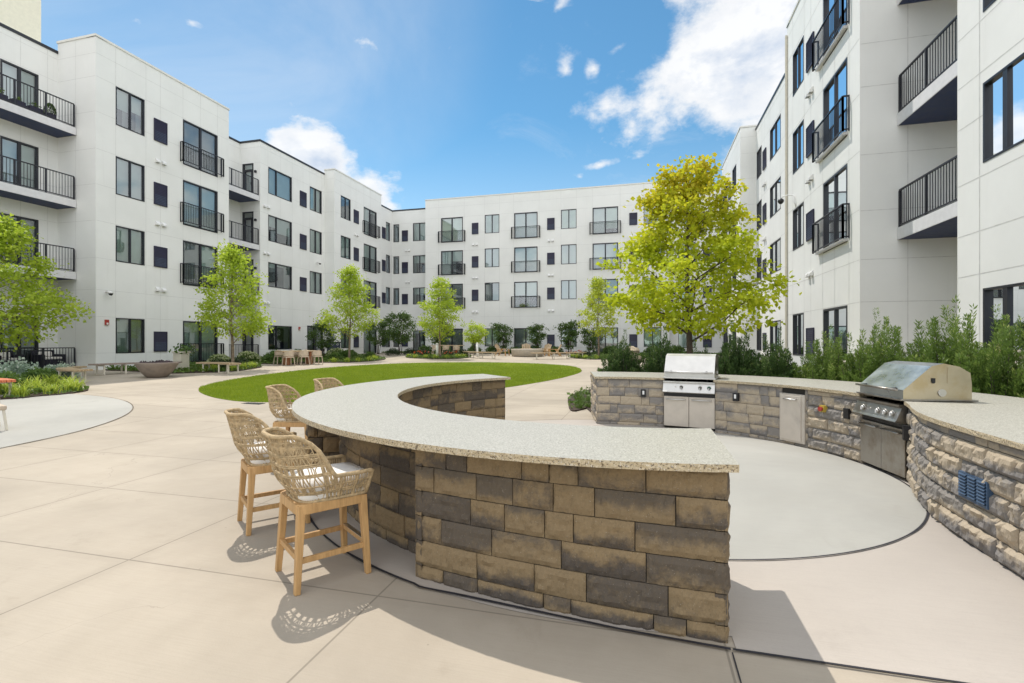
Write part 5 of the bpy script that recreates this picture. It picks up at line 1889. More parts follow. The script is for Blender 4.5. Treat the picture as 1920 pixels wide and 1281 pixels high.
# ---------------- the evergreen hedge behind the grills
def make_evergreen(label, seed, H, Rw, nst, per, m, group):
    rs_ = np.random.RandomState(seed); rg = random.Random(seed)
    t = thing('evergreen_shrub', label, 'shrub', (0, 0, 0), 0, group)
    tb = MB(); CC, DD, V = [], [], []
    for i in range(nst):
        a = i * 2.39996 + rg.uniform(-.3, .3); rr = math.sqrt((i + .5) / nst)
        b0 = Vector((math.cos(a) * .22 * Rw * rr, math.sin(a) * .22 * Rw * rr, 0))
        hgt = H * (1 - .52 * rr ** 1.5) * rg.uniform(.74, 1.02)
        lead = (i % 9 == 2)
        if lead:
            hgt *= 1.22
        e = Vector((math.cos(a) * Rw * rr * rg.uniform(.75, 1.1), math.sin(a) * Rw * rr * rg.uniform(.75, 1.1), hgt))
        m1 = b0.lerp(e, .5) + Vector((math.cos(a), math.sin(a), 0)) * Rw * .16 * rr
        if i % 3 == 0:
            tb.tube([b0, m1, e], [.016, .010, .003], 5)
        n = per if not lead else int(per * .55)
        u = rs_.uniform(.08, 1.0, n) ** .8
        P0 = np.array(b0)[None] * ((1 - u) ** 2)[:, None] + 2 * np.array(m1)[None] * (u * (1 - u))[:, None] + np.array(e)[None] * (u ** 2)[:, None]
        tang = np.array((e - b0).normalized())
        spread = (1 - u) * .16 * Rw / .6 + .026
        an = rs_.uniform(0, 2 * np.pi, n)
        o_ = np.stack([np.cos(an), np.sin(an), rs_.uniform(-.3, .5, n)], 1)
        k = rs_.uniform(.1, 1.0, n)
        CC.append(P0 + o_ * (spread * k)[:, None])
        D = o_ * .75 + tang[None] * .9 + rs_.normal(0, .3, (n, 3)) + np.array([0, 0, .15])
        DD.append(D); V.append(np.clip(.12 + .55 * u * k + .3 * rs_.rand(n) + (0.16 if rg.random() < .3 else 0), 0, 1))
    tb.build('stems', M['bark_d'], t)
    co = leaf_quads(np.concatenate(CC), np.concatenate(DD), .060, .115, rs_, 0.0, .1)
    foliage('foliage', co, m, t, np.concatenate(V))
    return t
EG = 'evergreen shrubs in the hedge behind the grill island'
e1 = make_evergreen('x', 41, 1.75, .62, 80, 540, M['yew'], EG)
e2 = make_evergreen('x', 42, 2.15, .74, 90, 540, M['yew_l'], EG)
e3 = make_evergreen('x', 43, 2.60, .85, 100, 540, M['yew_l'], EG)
def gr(r_, a): return gp(r_, a)
HEDGE = [(e1, gr(5.75, 91.5), .98, 'dark evergreen shrub behind the left end of the grill island'),
         (e1, gr(5.6, 82), 1.02, 'dark evergreen shrub behind the left shoulder of the pale-hooded grill'),
         (e1, gr(5.75, 74.5), .86, 'low dark evergreen shrub seen over the hood of the pale grill'),
         (e1, gr(5.6, 66), 1.06, 'dark evergreen shrub right behind the trunk side of the pale grill'),
         (e1, gr(5.55, 58), .98, 'dark evergreen shrub to the right of the pale grill'),
         (e2, gr(5.70, 49), .86, 'mid green evergreen shrub behind the steel access door'),
         (e2, gr(5.75, 40), .98, 'tall mid green evergreen shrub in front of the sunlit patio door'),
         (e2, gr(5.8, 30), 1.04, 'feathery light green evergreen in front of the grey recess wall'),
         (e2, gr(5.65, 22), .95, 'light green evergreen behind the left part of the tarnished grill hood'),
         (e3, gr(5.80, 14), .80, 'bushy light green evergreen behind the top of the tarnished grill'),
         (e3, gr(5.85, 5.5), .93, 'tall feathery evergreen with thin pale top shoots before the big window'),
         (e2, gr(5.7, -3), .92, 'bright green evergreen right of the tarnished grill'),
         (e3, gr(5.85, -11), .95, 'evergreen shrub at the right edge of the view')]
seen = set()
for src, p, sc, lab in HEDGE:
    o = place(src, id(src) not in seen, lab, (p[0], p[1], gz(*p)), rng.uniform(0, 6.2), sc)
    seen.add(id(src))

# ---------------- low planting
def clump(name, label, cat, m, blades, ln_, seed, group, arch=.5, wid=.05, spread=.12):
    """strap-leaved perennial: arching blades from one crown"""
    rs_ = np.random.RandomState(seed)
    t = thing(name, label, cat, (0, 0, 0), 0, group)
    co, var = [], []
    idx = []
    for i in range(blades):
        a = rs_.uniform(0, 6.283); L_ = ln_ * rs_.uniform(.6, 1.1); ar = arch * rs_.uniform(.4, 1.2)
        b0 = np.array([rs_.normal(0, spread), rs_.normal(0, spread), 0])
        d = np.array([math.cos(a), math.sin(a), 0]); sd = np.array([-math.sin(a), math.cos(a), 0])
        v0 = rs_.rand(); base = len(co)
        for k in range(5):
            u = k / 4
            p = b0 + d * (L_ * ar * u ** 1.4) + np.array([0, 0, L_ * (u - .55 * ar * u * u)])
            w_ = wid * L_ * (1 - u) ** .6 * .5 + .002
            co.append(p - sd * w_); co.append(p + sd * w_); var += [v0, v0]
        for k in range(4):
            idx.append([base + 2 * k, base + 2 * k + 1, base + 2 * k + 3, base + 2 * k + 2])
    quads_mesh('leaves', np.array(co), np.array(idx), m, t, var=np.array(var))
    return t


def bush(name, label, cat, m, n, rx, rz, leaf, seed, group, lumpy=.25, m2=None, n2=0):
    rs_ = np.random.RandomState(seed)
    t = thing(name, label, cat, (0, 0, 0), 0, group)
    d = rs_.normal(0, 1, (n, 3)); d[:, 2] = np.abs(d[:, 2]); d /= np.linalg.norm(d, axis=1)[:, None]
    lump = np.array([1 + lumpy * mn.noise(Vector(tuple(x * 2.2)) + Vector((seed, 0, 0))) * 1.6 for x in d])
    k = (rs_.rand(n) ** .30) * lump
    C = d * k[:, None] * np.array([rx, rx, rz]) + np.array([0, 0, .04])
    co = leaf_quads(C, d + rs_.normal(0, .5, (n, 3)), leaf, .45, rs_, 0.0, .2)
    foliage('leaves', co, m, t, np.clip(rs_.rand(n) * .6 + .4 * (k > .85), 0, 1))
    if m2:
        d = rs_.normal(0, 1, (n2, 3)); d[:, 2] = np.abs(d[:, 2]) + .3; d /= np.linalg.norm(d, axis=1)[:, None]
        C = d * np.array([rx, rx, rz]) * 1.02 + np.array([0, 0, .04])
        co = leaf_quads(np.repeat(C, 6, 0) + rs_.normal(0, .03, (n2 * 6, 3)), np.repeat(d, 6, 0) + rs_.normal(0, .6, (n2 * 6, 3)), leaf * .8, .5, rs_, 0, .1)
        foliage('flowers', co, m2, t, rs_.rand(n2 * 6))
    return t

SETS = []
lily = clump('daylily', 'x', 'plant', M['lily'], 90, .48, 61, 'strap-leaved lilies in the front beds', .7, .05, .10)
LOC = []
_lg = clump('grass_clump', 'x', 'plant', M['cover'], 110, .45, 71, 'g', .6, .03, .10)
lily_g = [q for q in bpy.data.objects if q.parent == _lg][0].data
bpy.data.objects.remove([q for q in bpy.data.objects if q.parent == _lg][0]); bpy.data.objects.remove(_lg)
# sunny front bed at the left
for i, (x, y) in enumerate([(-15.85, 9.3), (-15.75, 10.0), (-15.9, 10.6), (-16.3, 10.95), (-16.6, 10.2), (-16.6, 9.5), (-17.1, 11.2), (-17.3, 10.5), (-17.2, 9.7), (-17.9, 11.3), (-16.7, 8.9)]):
    LOC.append((x, y, rng.uniform(.85, 1.15), 'yellow-green lily clump in the front bed at the left edge'))
for (x, y) in [(-17.95, 18.5), (-18.2, 19.4), (-18.5, 20.3), (-18.7, 18.2), (-19.0, 20.7), (-18.6, 17.6)]:
    LOC.append((x, y, rng.uniform(.75, .95), 'yellow-green lily clump at the foot of the slim tree beside the first bench'))
for (x, y) in [(-16.6, 26.6), (-16.5, 27.6), (-16.6, 28.6), (-17.0, 26.0), (-17.3, 29.6), (-17.6, 25.6)]:
    LOC.append((x, y, rng.uniform(.75, .95), 'yellow-green lily clump in the bed beyond the dining table'))
for (x, y) in [(-15.3, 31.7), (-14.5, 31.6), (-13.7, 31.5), (-13.0, 31.8), (-12.5, 32.6), (-12.4, 33.5), (-16.1, 32.3)]:
    LOC.append((x, y, rng.uniform(.75, .95), 'yellow-green lily clump in the small round bed at the far end of the lawn'))
for (x, y) in [(-4.9, 35.7), (-4.4, 34.8), (-3.8, 34.0), (-3.0, 33.9), (-2.2, 34.2), (-1.4, 34.8)]:
    LOC.append((x, y, rng.uniform(.75, .95), 'yellow-green lily clump under the lime-yellow tree'))
for (x, y) in [(-1.42, 11.7), (-1.45, 12.3), (-1.55, 12.9), (-1.65, 13.5), (-1.2, 11.9), (-1.25, 12.7), (-1.4, 13.3), (-1.75, 14.1)]:
    LOC.append((x, y, rng.uniform(.38, .52), 'small grassy clump at the path edge left of the grill island'))
for i, (x, y, sc, lab) in enumerate(LOC):
    c = place(lily, i == 0, lab, (x, y, gz(x, y) + .02), rng.uniform(0, 6), sc)
    if 'grassy' in lab:
        c['group'] = 'grassy clumps left of the grill island'
        for q in [k_ for k_ in bpy.data.objects if k_.parent == c]:
            q.data = lily_g
    else:
        c['group'] = lab.replace('yellow-green lily clump', 'lily clumps')
sil = bush('silver_shrub', 'x', 'shrub', M['silver'], 1500, .62, .62, .075, 63, 'g', .35)
SIL = [(-19.3, 10.2, 1.1), (-20.2, 11.0, 1.0), (-21.0, 12.2, 1.05), (-20.4, 13.2, .85), (-18.5, 9.2, 1.0)]
for i, (x, y, sc) in enumerate(SIL):
    c = place(sil, i == 0, 'pale silvery shrub behind the lilies in the left bed', (x, y, gz(x, y)), rng.uniform(0, 6), sc); c['group'] = 'silvery shrubs in the left bed'
dk = bush('low_shrub', 'x', 'shrub', M['dark_leaf'], 1100, .55, .50, .085, 64, 'g', .3)
for i, (x, y, sc) in enumerate([(-17.6, 8.5, 1.1), (-18.2, 10.3, .9), (-18.9, 11.6, .9), (-17.9, 9.5, .8), (-19.6, 12.2, .8)]):
    c = place(dk, i == 0, 'low dark green shrub between the lilies and the silvery shrubs', (x, y, gz(x, y)), rng.uniform(0, 6), sc); c['group'] = 'dark shrubs in the left bed'
for (x, y, sc) in [(-21.0, 24.6, 1.0), (-19.9, 26.3, .9), (-18.6, 27.2, .9), (-19.3, 29.2, 1.0), (-20.3, 31.5, .95), (-22.4, 26.5, 1.05), (-22.9, 29.3, 1.0), (-18.0, 30.3, .8)]:
    c = place(dk, False, 'low dark green shrub under the left wing windows beyond the dining table', (x, y, gz(x, y)), rng.uniform(0, 6), sc); c['group'] = 'dark shrubs beyond the dining table'
for (x, y, sc) in [(-9.9, 42.3, 1.2), (-12.9, 42.2, 1.1), (-7.2, 42.3, 1.1), (-10.8, 41.9, 1.0), (-2.6, 41.8, 1.2), (-1.0, 41.5, 1.1), (.8, 41.6, 1.2), (-14.6, 42.3, 1.2), (2.6, 41.4, 1.3), (-17.5, 42.0, 1.3), (-19.5, 42.5, 1.2)]:
    c = place(dk, False, 'low dark green shrub against the foot of the far block', (x, y, gz(x, y)), rng.uniform(0, 6), sc); c['group'] = 'dark shrubs along the far block'
bxw = bush('boxwood', 'x', 'shrub', M['box'], 1500, .50, .46, .05, 65, 'g', .12)
for i, (x, y, sc, lab, gp_) in enumerate([(-19.2, 18.9, 1.0, 'clipped dark boxwood beside the slim tree and first bench', 'boxwoods beside the slim tree'), (-19.5, 20.2, .95, 'clipped dark boxwood beside the slim tree and first bench', 'boxwoods beside the slim tree'),
                                    (-20.0, 21.1, .9, 'clipped dark boxwood beside the slim tree and first bench', 'boxwoods beside the slim tree'),
                                    (-18.6, 34.6, 1.1, 'clipped dark boxwood ball in front of the shaded corner', 'boxwood balls by the shaded corner'), (-17.6, 35.5, 1.1, 'clipped dark boxwood ball in front of the shaded corner', 'boxwood balls by the shaded corner'),
                                    (-16.3, 35.0, 1.1, 'clipped dark boxwood ball in front of the shaded corner', 'boxwood balls by the shaded corner'), (-15.7, 34.1, 1.0, 'clipped dark boxwood ball in front of the shaded corner', 'boxwood balls by the shaded corner'),
                                    (-13.9, 34.2, 1.0, 'clipped dark boxwood ball behind the tree of the small round bed', 'boxwood balls in the small round bed'), (-12.9, 34.6, 1.1, 'clipped dark boxwood ball behind the tree of the small round bed', 'boxwood balls in the small round bed'),
                                    (-4.0, 35.9, .9, 'clipped dark boxwood ball under the lime-yellow tree', None)]):
    c = place(bxw, i == 0, lab, (x, y, gz(x, y)), rng.uniform(0, 6), sc)
    if gp_: c['group'] = gp_
    elif 'group' in c: del c['group']
hyd = bush('flowering_shrub', 'x', 'shrub', M['cover'], 1100, .6, .55, .08, 66, 'g', .3, M['cream_fl'], 130)
for i, (x, y, sc, lab) in enumerate([(-20.4, 29.9, 1.05, 'cream flowering shrub beside the litter bin'), (-21.5, 21.3, .9, 'white flowering shrub before the recessed patio of the left wing'),
                                     (-21.9, 23.7, 1.0, 'white flowering shrub under the large ground floor window'), (-20.6, 20.6, .7, 'small white flowering shrub behind the clipped boxwoods')]):
    c = place(hyd, i == 0, lab, (x, y, gz(x, y)), rng.uniform(0, 6), sc)
    if 'group' in c: del c['group']
# ground cover
rs = np.random.RandomState(9)
def cover(name, label, outline, n, leaf, m, h=.14):
    xs = [p[0] for p in outline]; ys = [p[1] for p in outline]
    x = rs.uniform(min(xs), max(xs), n); y = rs.uniform(min(ys), max(ys), n)
    k = in_poly(x, y, outline); x, y = x[k], y[k]; n = len(x)
    z = np.clip((np.hypot(x + 1, y - 4) - 9) / 28, 0, 1) * .55 + .02
    hh = np.array([max(.15, .6 + mn.noise(Vector((a * 1.7, b * 1.7, 3)))) for a, b in zip(x, y)])
    C = np.stack([x, y, z + rs.rand(n) * h * hh], 1)
    D = rs.normal(0, 1, (n, 3)); D[:, 2] = np.abs(D[:, 2]) * .6 + .2
    co = leaf_quads(C, D, leaf, .42, rs, 0, .2)
    o = foliage(name, co, m, None, rs.rand(n))
    tag(o, label, 'ground cover', kind='stuff')
for kk, lab, n_ in (('a', 'low leafy ground cover in the bed at the left edge', 9000), ('b', 'low leafy ground cover around the slim tree', 6000), ('c', 'low leafy ground cover beyond the dining table', 9000),
                    ('d', 'low leafy ground cover in the small round bed', 4000), ('e', 'low leafy ground cover under the lime-yellow tree', 6000), ('f', 'low leafy ground cover along the far block', 9000), ('g', 'leafy ground cover behind the grill hedge', 9000)):
    cover('ground_cover', lab, spline(BEDS[kk], 5), n_, .10, M['cover'])
fl = MB()
# red flowers among the far lilies
rsf = np.random.RandomState(77)
C = []
for cx_, cy_, n_ in ((-14.8, 31.8, 9), (-12.8, 32.3, 6), (-4.6, 35.2, 8)):
    for _ in range(n_):
        x, y = cx_ + rsf.normal(0, .5), cy_ + rsf.normal(0, .25)
        C.append((x, y, gz(x, y) + rsf.uniform(.35, .5)))
C = np.repeat(np.array(C), 5, 0)
co = leaf_quads(C, rsf.normal(0, 1, (len(C), 3)), .09, .5, rsf)
tag(foliage('red_flowers', co, M['redfl'], None, rsf.rand(len(C))), 'scattered red lily blossoms over the far beds', 'flowers', kind='stuff')

# ================================================================== FURNITURE
def curved_bench(label, cx_, cy_, r_, a0, a1, wood, legs, depth=.46, h=.45, group='curved slatted benches'):
    """bench with a curved timber top on square metal frame legs"""
    mid = (a0 + a1) / 2
    x, y = cx_ + r_ * math.cos(R(mid)), cy_ + r_ * math.sin(R(mid))
    z = gz(x, y)
    t = thing('curved_bench', label, 'bench', (x, y, z), 0, group)
    def P(rr, a, zz): return (cx_ + rr * math.cos(R(a)) - x, cy_ + rr * math.sin(R(a)) - y, zz)
    mb = MB()
    n = 20
    ns = 5
    for s in range(ns):
        ra = r_ - depth / 2 + depth * s / ns + .006; rb = r_ - depth / 2 + depth * (s + 1) / ns - .006
        for i in range(n):
            b0, b1 = a0 + (a1 - a0) * i / n, a0 + (a1 - a0) * (i + 1) / n
            q = [P(ra, b0, h - .06), P(rb, b0, h - .06), P(rb, b1, h - .06), P(ra, b1, h - .06)]
            q2 = [(u, v, h) for u, v, _ in q]
            mb.poly(q2); mb.poly(q[::-1])
            mb.poly([q[0], q[3], q2[3], q2[0]]); mb.poly([q[1], q[2], q2[2], q2[1]])
            if i == 0: mb.poly([q[0], q[1], q2[1], q2[0]])
            if i == n - 1: mb.poly([q[3], q[2], q2[2], q2[3]])
    mb.build('seat', wood, t)
    for k in range(legs):
        a = a0 + (a1 - a0) * (k + .35) / (legs - .3)
        mb = MB()
        ri, ro = r_ - depth / 2 + .05, r_ + depth / 2 - .05
        pi, po = P(ri, a, 0), P(ro, a, 0)
        mb.beam((pi[0], pi[1], 0), (pi[0], pi[1], h - .061), .045, .045)
        mb.beam((po[0], po[1], 0), (po[0], po[1], h - .061), .045, .045)
        mb.beam((pi[0], pi[1], .022), (po[0], po[1], .022), .044, .044)
        mb.beam((pi[0], pi[1], h - .084), (po[0], po[1], h - .084), .044, .044)
        mb.build('leg', M['bench_leg'], t)
    return t
curved_bench('curved timber bench with cream legs at the left, end towards the camera, beside the lilies', -18.1, 15.0, 2.65, 203, 274, M['wood_p'], 4)
curved_bench('shaded curved bench behind the brown bowl', -18.1, 15.0, 2.65, 122, 190, M['wood_g'], 4)
curved_bench('curved timber bench right of the brown bowl, under the slim tree', -18.1, 15.0, 2.65, 52, 106, M['wood_p'], 3)
curved_bench('curved timber bench left of the far round fire pit', -8.4, 37.2, 5.0, 208, 258, M['wood_p'], 4)
curved_bench('curved timber bench right of the far round fire pit', -8.4, 37.4, 5.0, 283, 332, M['wood_p'], 4)
t = curved_bench('bench with an orange-red timber top cut off by the left edge', -17.4, 5.4, 3.9, 66, 110, M['orange'], 3)
if 'group' in t: del t['group']

# bowl planter with lava rock
bx_, by_ = -18.1, 15.0
t = thing('bowl_planter', 'wide brown cast bowl filled with dark rock beside the benches', 'bowl', (bx_, by_, gz(bx_, by_)))
mb = MB(); mb.lathe([(.30, 0), (.35, .02), (.52, .21), (.66, .44), (.715, .54), (.715, .58), (.665, .58), (.63, .52), (.42, .48), (.02, .48)], 48)
mb.build('bowl', M['bowl'], t)
mb = MB(); rgb = random.Random(4)
for i in range(70):
    a, r_ = rgb.uniform(0, 6.28), .58 * math.sqrt(rgb.random())
    c = Vector((r_ * math.cos(a), r_ * math.sin(a), .525 + .09 * (1 - r_ / .66))); sz = rgb.uniform(.05, .10)
    b = len(mb.v)
    vs = [Vector((1, 0, 0)), Vector((0, 1, 0)), Vector((-1, 0, 0)), Vector((0, -1, 0)), Vector((0, 0, 1)), Vector((0, 0, -1))]
    for v in vs:
        mb.v.append(tuple(c + v * sz * rgb.uniform(.6, 1.2) + Vector((rgb.uniform(-.02, .02), rgb.uniform(-.02, .02), 0))))
    for f_ in ((0, 1, 4), (1, 2, 4), (2, 3, 4), (3, 0, 4), (1, 0, 5), (2, 1, 5), (3, 2, 5), (0, 3, 5)):
        mb.f.append(tuple(b + i_ for i_ in f_)); mb.m.append(0); mb.s.append(False)
mb.build('lava_rock', M['lava'], t)
# small cream pedestal behind the bowl
x, y = -20.2, 17.9
t = thing('planter_box', 'small cream pedestal box with a sprig of green behind the brown bowl', 'planter', (x, y, gz(x, y)))
mb = MB(); mb.box(-.22, .22, -.22, .22, 0, .80); mb.box(-.26, .26, -.26, .26, .80, .86); mb.build('box', M['bench_leg'], t, bevel=.01)
rs_ = np.random.RandomState(3); C = rs_.normal(0, .12, (120, 3)) * np.array([1.6, 1.6, 1]) + np.array([.15, 0, .92])
foliage('leaves', leaf_quads(C, rs_.normal(0, 1, (120, 3)) + np.array([0, 0, .8]), .12, .4, rs_), M['dark_leaf'], t, rs_.rand(120))

# white chair leg seen at the left edge: a lounge chair mostly outside the frame
t = thing('armchair', 'chair with slim pale legs cut off by the left edge on the grey round pad', 'chair', (-11.25, 6.05, gz(-11.25, 6.05)), R(-20))
mb = MB(); mb.box(-.30, .30, -.28, .28, .36, .44); mb.build('seat', M['chair_w'], t, bevel=.02)
mb = MB(); mb.beam((-.28, 0, .40), (-.40, 0, .86), .58, .05, up=(1, 0, 0)); mb.build('backrest', M['chair_w'], t, bevel=.02)
for lx, ly in ((.26, .24), (.26, -.24), (-.26, .24), (-.26, -.24)):
    mb = MB(); mb.beam((lx, ly, .37), (lx * 1.15, ly * 1.15, 0), .035, .035); mb.build('leg', M['bench_leg'], t)

# dining table and chairs
tx, ty = -18.35, 23.4
t = thing('dining_table', 'long dining table with pale top and red-brown posts beside the lawn', 'table', (tx, ty, gz(tx, ty)), R(62))
mb = MB(); mb.box(-1.05, 1.05, -.45, .45, .71, .76); mb.build('tabletop', M['wood_p'], t, bevel=.008)
for lx in (-.62, .62):
    mb = MB(); mb.box(lx - .09, lx + .09, -.26, .26, 0, .711); mb.build('leg', M['wood_r'], t, bevel=.008)

def make_chair(lab, group):
    t = thing('dining_chair', lab, 'chair', (0, 0, 0), 0, group)
    mb = MB(); mb.box(-.23, .23, -.23, .23, .42, .47); mb.build('seat', M['chair_w'], t, bevel=.02)
    mb = MB(); n = 12
    pts = [(-.25 * math.cos(R(-100 + 200 * i / n)) * 1.0, .27 * math.sin(R(-100 + 200 * i / n))) for i in range(n + 1)]
    for i in range(n):
        (x0, y0), (x1, y1) = pts[i], pts[i + 1]
        h0 = .80 - .12 * (abs(i - n / 2) / (n / 2)); h1 = .80 - .12 * (abs(i + 1 - n / 2) / (n / 2))
        k = .93
        q = [(x0, y0, .50), (x1, y1, .50), (x1, y1, h1), (x0, y0, h0)]
        q2 = [(a * k, b * k, c) for a, b, c in q]
        mb.poly(q); mb.poly(q2[::-1]); mb.poly([q[3], q[2], q2[2], q2[3]]); mb.poly([q[1], q[0], q2[0], q2[1]])
        if i == 0: mb.poly([q[0], q[3], q2[3], q2[0]])
        if i == n - 1: mb.poly([q[2], q[1], q2[1], q2[2]])
    mb.build('backrest', M['chair_w'], t)
    for lx, ly in ((.20, .20), (.20, -.20), (-.20, .20), (-.20, -.20)):
        mb = MB(); mb.beam((lx, ly, .421), (lx * 1.2, ly * 1.2, 0), .035, .035); mb.build('leg', M['chair_w'], t)
    return t
ch = make_chair('x', 'pale chairs around the dining tables')
def at_table(tx, ty, rz, spots):
    out = []
    for (lx, ly, fr) in spots:
        c, s = math.cos(rz), math.sin(rz)
        out.append((tx + lx * c - ly * s, ty + lx * s + ly * c, rz + fr))
    return out
k0 = True
labs = ['pale dining chair at the left corner on the lawn side of the dining table', 'pale dining chair at the middle of the lawn side of the dining table', 'pale dining chair at the right corner on the lawn side of the dining table',
        'pale dining chair behind the left part of the dining table', 'pale dining chair behind the middle of the dining table', 'pale dining chair behind the right part of the dining table']
for (x, y, rz), lab in zip(at_table(tx, ty, R(62), [(-.75, -.55, R(90)), (0.05, -.55, R(90)), (.8, -.55, R(90)), (-.75, .55, R(-90)), (0, .55, R(-90)), (.8, .55, R(-90))]), labs):
    place(ch, k0, lab, (x, y, gz(x, y)), rz); k0 = False
tx, ty = -15.3, 37.6
t2_ = thing('dining_table', 'far dining table behind the boxwood balls, half in the shade', 'table', (tx, ty, gz(tx, ty)), R(8))
mb = MB(); mb.box(-1.3, 1.3, -.45, .45, .71, .76); mb.build('tabletop', M['wood_p'], t2_, bevel=.008)
for lx in (-.8, .8):
    mb = MB(); mb.box(lx - .09, lx + .09, -.26, .26, 0, .711); mb.build('leg', M['wood_r'], t2_)
for i, (x, y, rz) in enumerate(at_table(tx, ty, R(8), [(-.85, -.6, R(90)), (0, -.6, R(90)), (.85, -.6, R(90))])):
    place(ch, False, 'pale chair at the %s of the far dining table behind the boxwood balls' % ['left', 'middle', 'right'][i], (x, y, gz(x, y)), rz)

# litter bin
x, y = -22.3, 32.4
t = thing('litter_bin', 'dark twin litter bin with two round white-rimmed openings by the entry door', 'bin', (x, y, gz(x, y)), R(55))
mb = MB(); mb.box(-.42, .42, -.25, .25, .03, .98); mb.build('body', M['louver2'], t, bevel=.02)
mb = MB(); mb.box(-.45, .45, -.28, .28, .981, 1.06); mb.build('lid', M['black'], t, bevel=.015)
for lx in (-.2, .2):
    mb = MB(); mb.tube([(lx, -.251, .86), (lx, -.262, .86)], .07, 18, 0); mb.tube([(lx, -.262, .86), (lx, -.266, .86)], .05, 18, 1); mb.build('opening', [M['white'], M['blackp']], t)

# far fire pit and lounge chairs
x, y = -8.45, 36.6
t = thing('fire_pit', 'round pale concrete fire pit in front of the far block', 'fire pit', (x, y, gz(x, y)))
mb = MB(); mb.lathe([(1.08, 0), (1.16, .02), (1.22, .42), (1.24, .50), (1.24, .56), (1.0, .56), (.95, .46), (.02, .46)], 48); mb.build('bowl', M['pit'], t)
mb = MB(); mb.lathe([(.93, .461), (.9, .49), (.4, .52), (.01, .53)], 24, cap=False); mb.build('lava_rock', M['lava'], t)
def make_lounge(lab):
    t = thing('lounge_chair', lab, 'chair', (0, 0, 0), 0, 'low timber chairs around the fire pit')
    mb = MB()
    for k in range(5):
        y = -.26 + .13 * k
        mb.beam((.35, y, .36), (-.25, y, .27), .11, .02, up=(0, 0, 1))
    mb.build('seat', M['wood_p'], t)
    mb = MB()
    for k in range(5):
        y = -.26 + .13 * k
        mb.beam((-.24, y, .28), (-.58, y * 1.1, .92 - .04 * abs(k - 2)), .11, .02, up=(1, 0, 0))
    mb.build('backrest', M['wood_p'], t)
    for sy in (-1, 1):
        mb = MB(); mb.beam((.36, sy * .36, .52), (-.42, sy * .36, .52), .12, .025); mb.build('armrest', M['wood'], t)
        mb = MB(); mb.beam((.32, sy * .36, .508), (.36, sy * .36, 0), .05, .08); mb.build('leg', M['wood'], t)
        mb = MB(); mb.beam((-.20, sy * .36, .508), (-.55, sy * .36, 0), .05, .08); mb.build('leg', M['wood'], t)
    return t
lc = make_lounge('x')
for i, (a, lab) in enumerate([(172, 'low timber chair left of the far fire pit'), (105, 'low timber chair behind the middle of the far fire pit'), (62, 'low timber chair behind the right part of the far fire pit'), (18, 'low timber chair with tilted back right of the far fire pit')]):
    px_, py_ = x + 2.0 * math.cos(R(a)), y + 2.0 * math.sin(R(a))
    place(lc, i == 0, lab, (px_, py_, gz(px_, py_)), R(a + 180))
def bollard(lab, x, y):
    t = thing('bollard_light', lab, 'bollard', (x, y, gz(x, y)), 0, 'white path bollards')
    mb = MB(); mb.lathe([(.09, 0), (.09, .95)], 16); mb.build('post', M['white'], t)
    mb = MB(); mb.lathe([(.10, .951), (.10, 1.0), (.06, 1.03)], 16); mb.build('cap', M['coping'], t)
bollard('white bollard beside the tree of the small round bed', -14.2, 32.9)
bollard('white bollard between the small round bed and the bench', -12.0, 35.3)
# stacked stones ornament behind the hedge
x, y = gp(6.0, 89.5)
t = thing('stone_ornament', 'stack of weathered tan stones between two dark evergreens left of the grill', 'ornament', (x, y, gz(x, y)))
rgs = random.Random(8)
def rock(cx_, cy_, cz_, rx, rz, nm):
    mb = MB(); b = 0
    n, k = 12, 7
    for j in range(k + 1):
        th = math.pi * j / k
        for i in range(n):
            ph = 2 * math.pi * i / n
            v = Vector((math.sin(th) * math.cos(ph), math.sin(th) * math.sin(ph), math.cos(th)))
            s = 1 + .35 * mn.noise(v * 1.7 + Vector((cz_ * 9, cx_ * 5, 1)))
            mb.v.append((cx_ + v.x * rx * s, cy_ + v.y * rx * s, cz_ + v.z * rz * s))
    for j in range(k):
        for i in range(n):
            i2 = (i + 1) % n
            mb.f.append((j * n + i, j * n + i2, (j + 1) * n + i2, (j + 1) * n + i)); mb.m.append(0); mb.s.append(False)
    mb.build(nm, M['boulder'], t)
for q in ((0, 0, .25, .34, .30), (.05, .02, .70, .26, .22), (-.08, 0, 1.0, .20, .13), (.10, -.03, 1.16, .16, .10), (-.02, 0, 1.35, .22, .14)):
    rock(*q, 'stone')

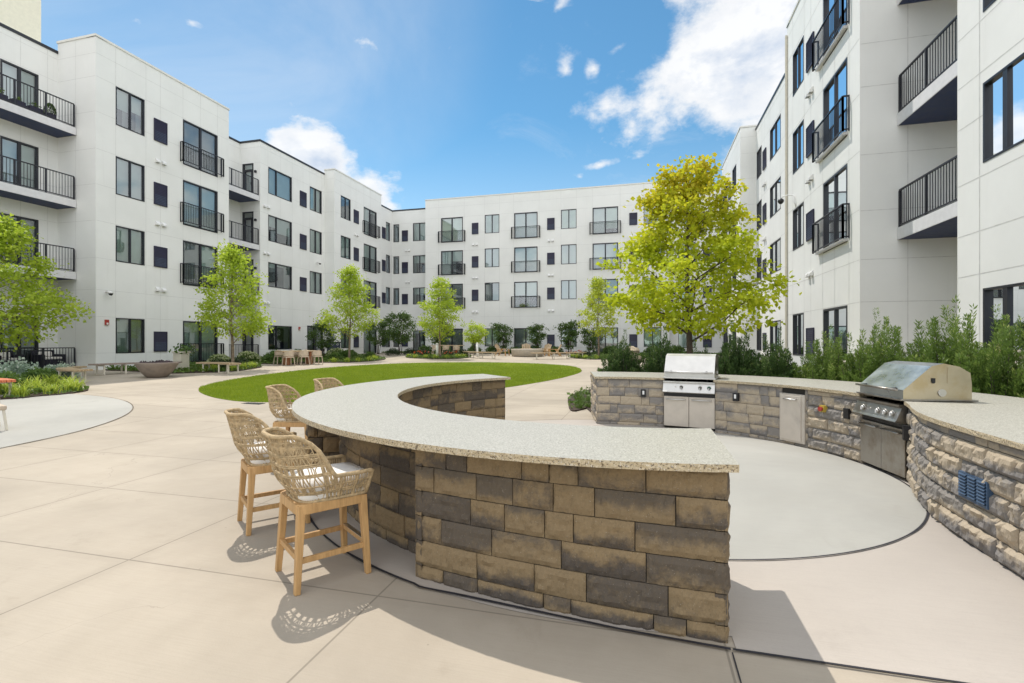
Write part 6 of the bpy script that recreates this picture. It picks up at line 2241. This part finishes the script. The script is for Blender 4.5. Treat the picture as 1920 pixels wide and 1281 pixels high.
# patio lounge chairs of the left wing and things on its top balcony
def patio_chair(lab, x, y, z):
    t = thing('patio_armchair', lab, 'chair', (x, y, z), R(0), 'dark wicker armchairs on the patio')
    mb = MB(); mb.box(-.36, .36, -.36, .36, .12, .40); mb.build('seat', M['wicker_d'], t, bevel=.03)
    mb = MB(); mb.box(-.42, -.30, -.42, .42, .02, .80); mb.build('backrest', M['wicker_d'], t, bevel=.03)
    for s in (-1, 1):
        mb = MB(); mb.box(-.299, .38, s * .42 - (.06 if s > 0 else 0), s * .42 + (.06 if s < 0 else 0), .02, .62); mb.build('armrest', M['wicker_d'], t, bevel=.03)
    mb = MB(); mb.box(-.26, .32, -.33, .33, .401, .50); mb.build('cushion', M['cushion'], t, bevel=.03)
    mb = MB(); mb.box(-.29, -.17, -.25, .25, .505, .74); mb.build('pillow', M['cushion'], t, bevel=.05)
patio_chair('dark wicker armchair with pale pillow on the ground floor patio, by the glass door', -25.25, 14.4, .42)
patio_chair('dark wicker armchair with pale pillow on the ground floor patio, near its free corner', -25.25, 15.9, .42)
t = thing('potted_topiary', 'clipped green cone in a dark square pot on the top left balcony', 'plant pot', (-24.95, 15.75, 11.2))
mb = MB(); mb.box(-.16, .16, -.16, .16, .0, .30); mb.build('pot', M['louver'], t, bevel=.01)
rs_ = np.random.RandomState(6); n = 900; u = rs_.rand(n); a = rs_.uniform(0, 6.28, n); rr = .17 * np.sqrt(np.clip(1 - u ** 2, 0, 1)) + .02
C = np.stack([rr * np.cos(a), rr * np.sin(a), .31 + .42 * u], 1)
foliage('leaves', leaf_quads(C, C - np.array([0, 0, .4]) + rs_.normal(0, .1, (n, 3)), .045, .45, rs_), M['dark_leaf'], t, rs_.rand(n))
for i, (yy, lab) in enumerate([(13.95, 'dark square flower pot at the left on the top balcony'), (14.55, 'dark square flower pot second from left on the top balcony'), (15.15, 'dark square flower pot beside the clipped cone on the top balcony')]):
    t = thing('flower_pot', lab, 'plant pot', (-24.92, yy, 11.2), 0, 'dark pots on the top balcony')
    mb = MB(); mb.box(-.18, .18, -.22, .22, 0, .30); mb.build('pot', M['louver'], t, bevel=.01)
    C = rs_.normal(0, .08, (60, 3)) + np.array([0, 0, .36])
    foliage('flowers', leaf_quads(C, rs_.normal(0, 1, (60, 3)), .07, .5, rs_), M['cover'], t, rs_.rand(60))
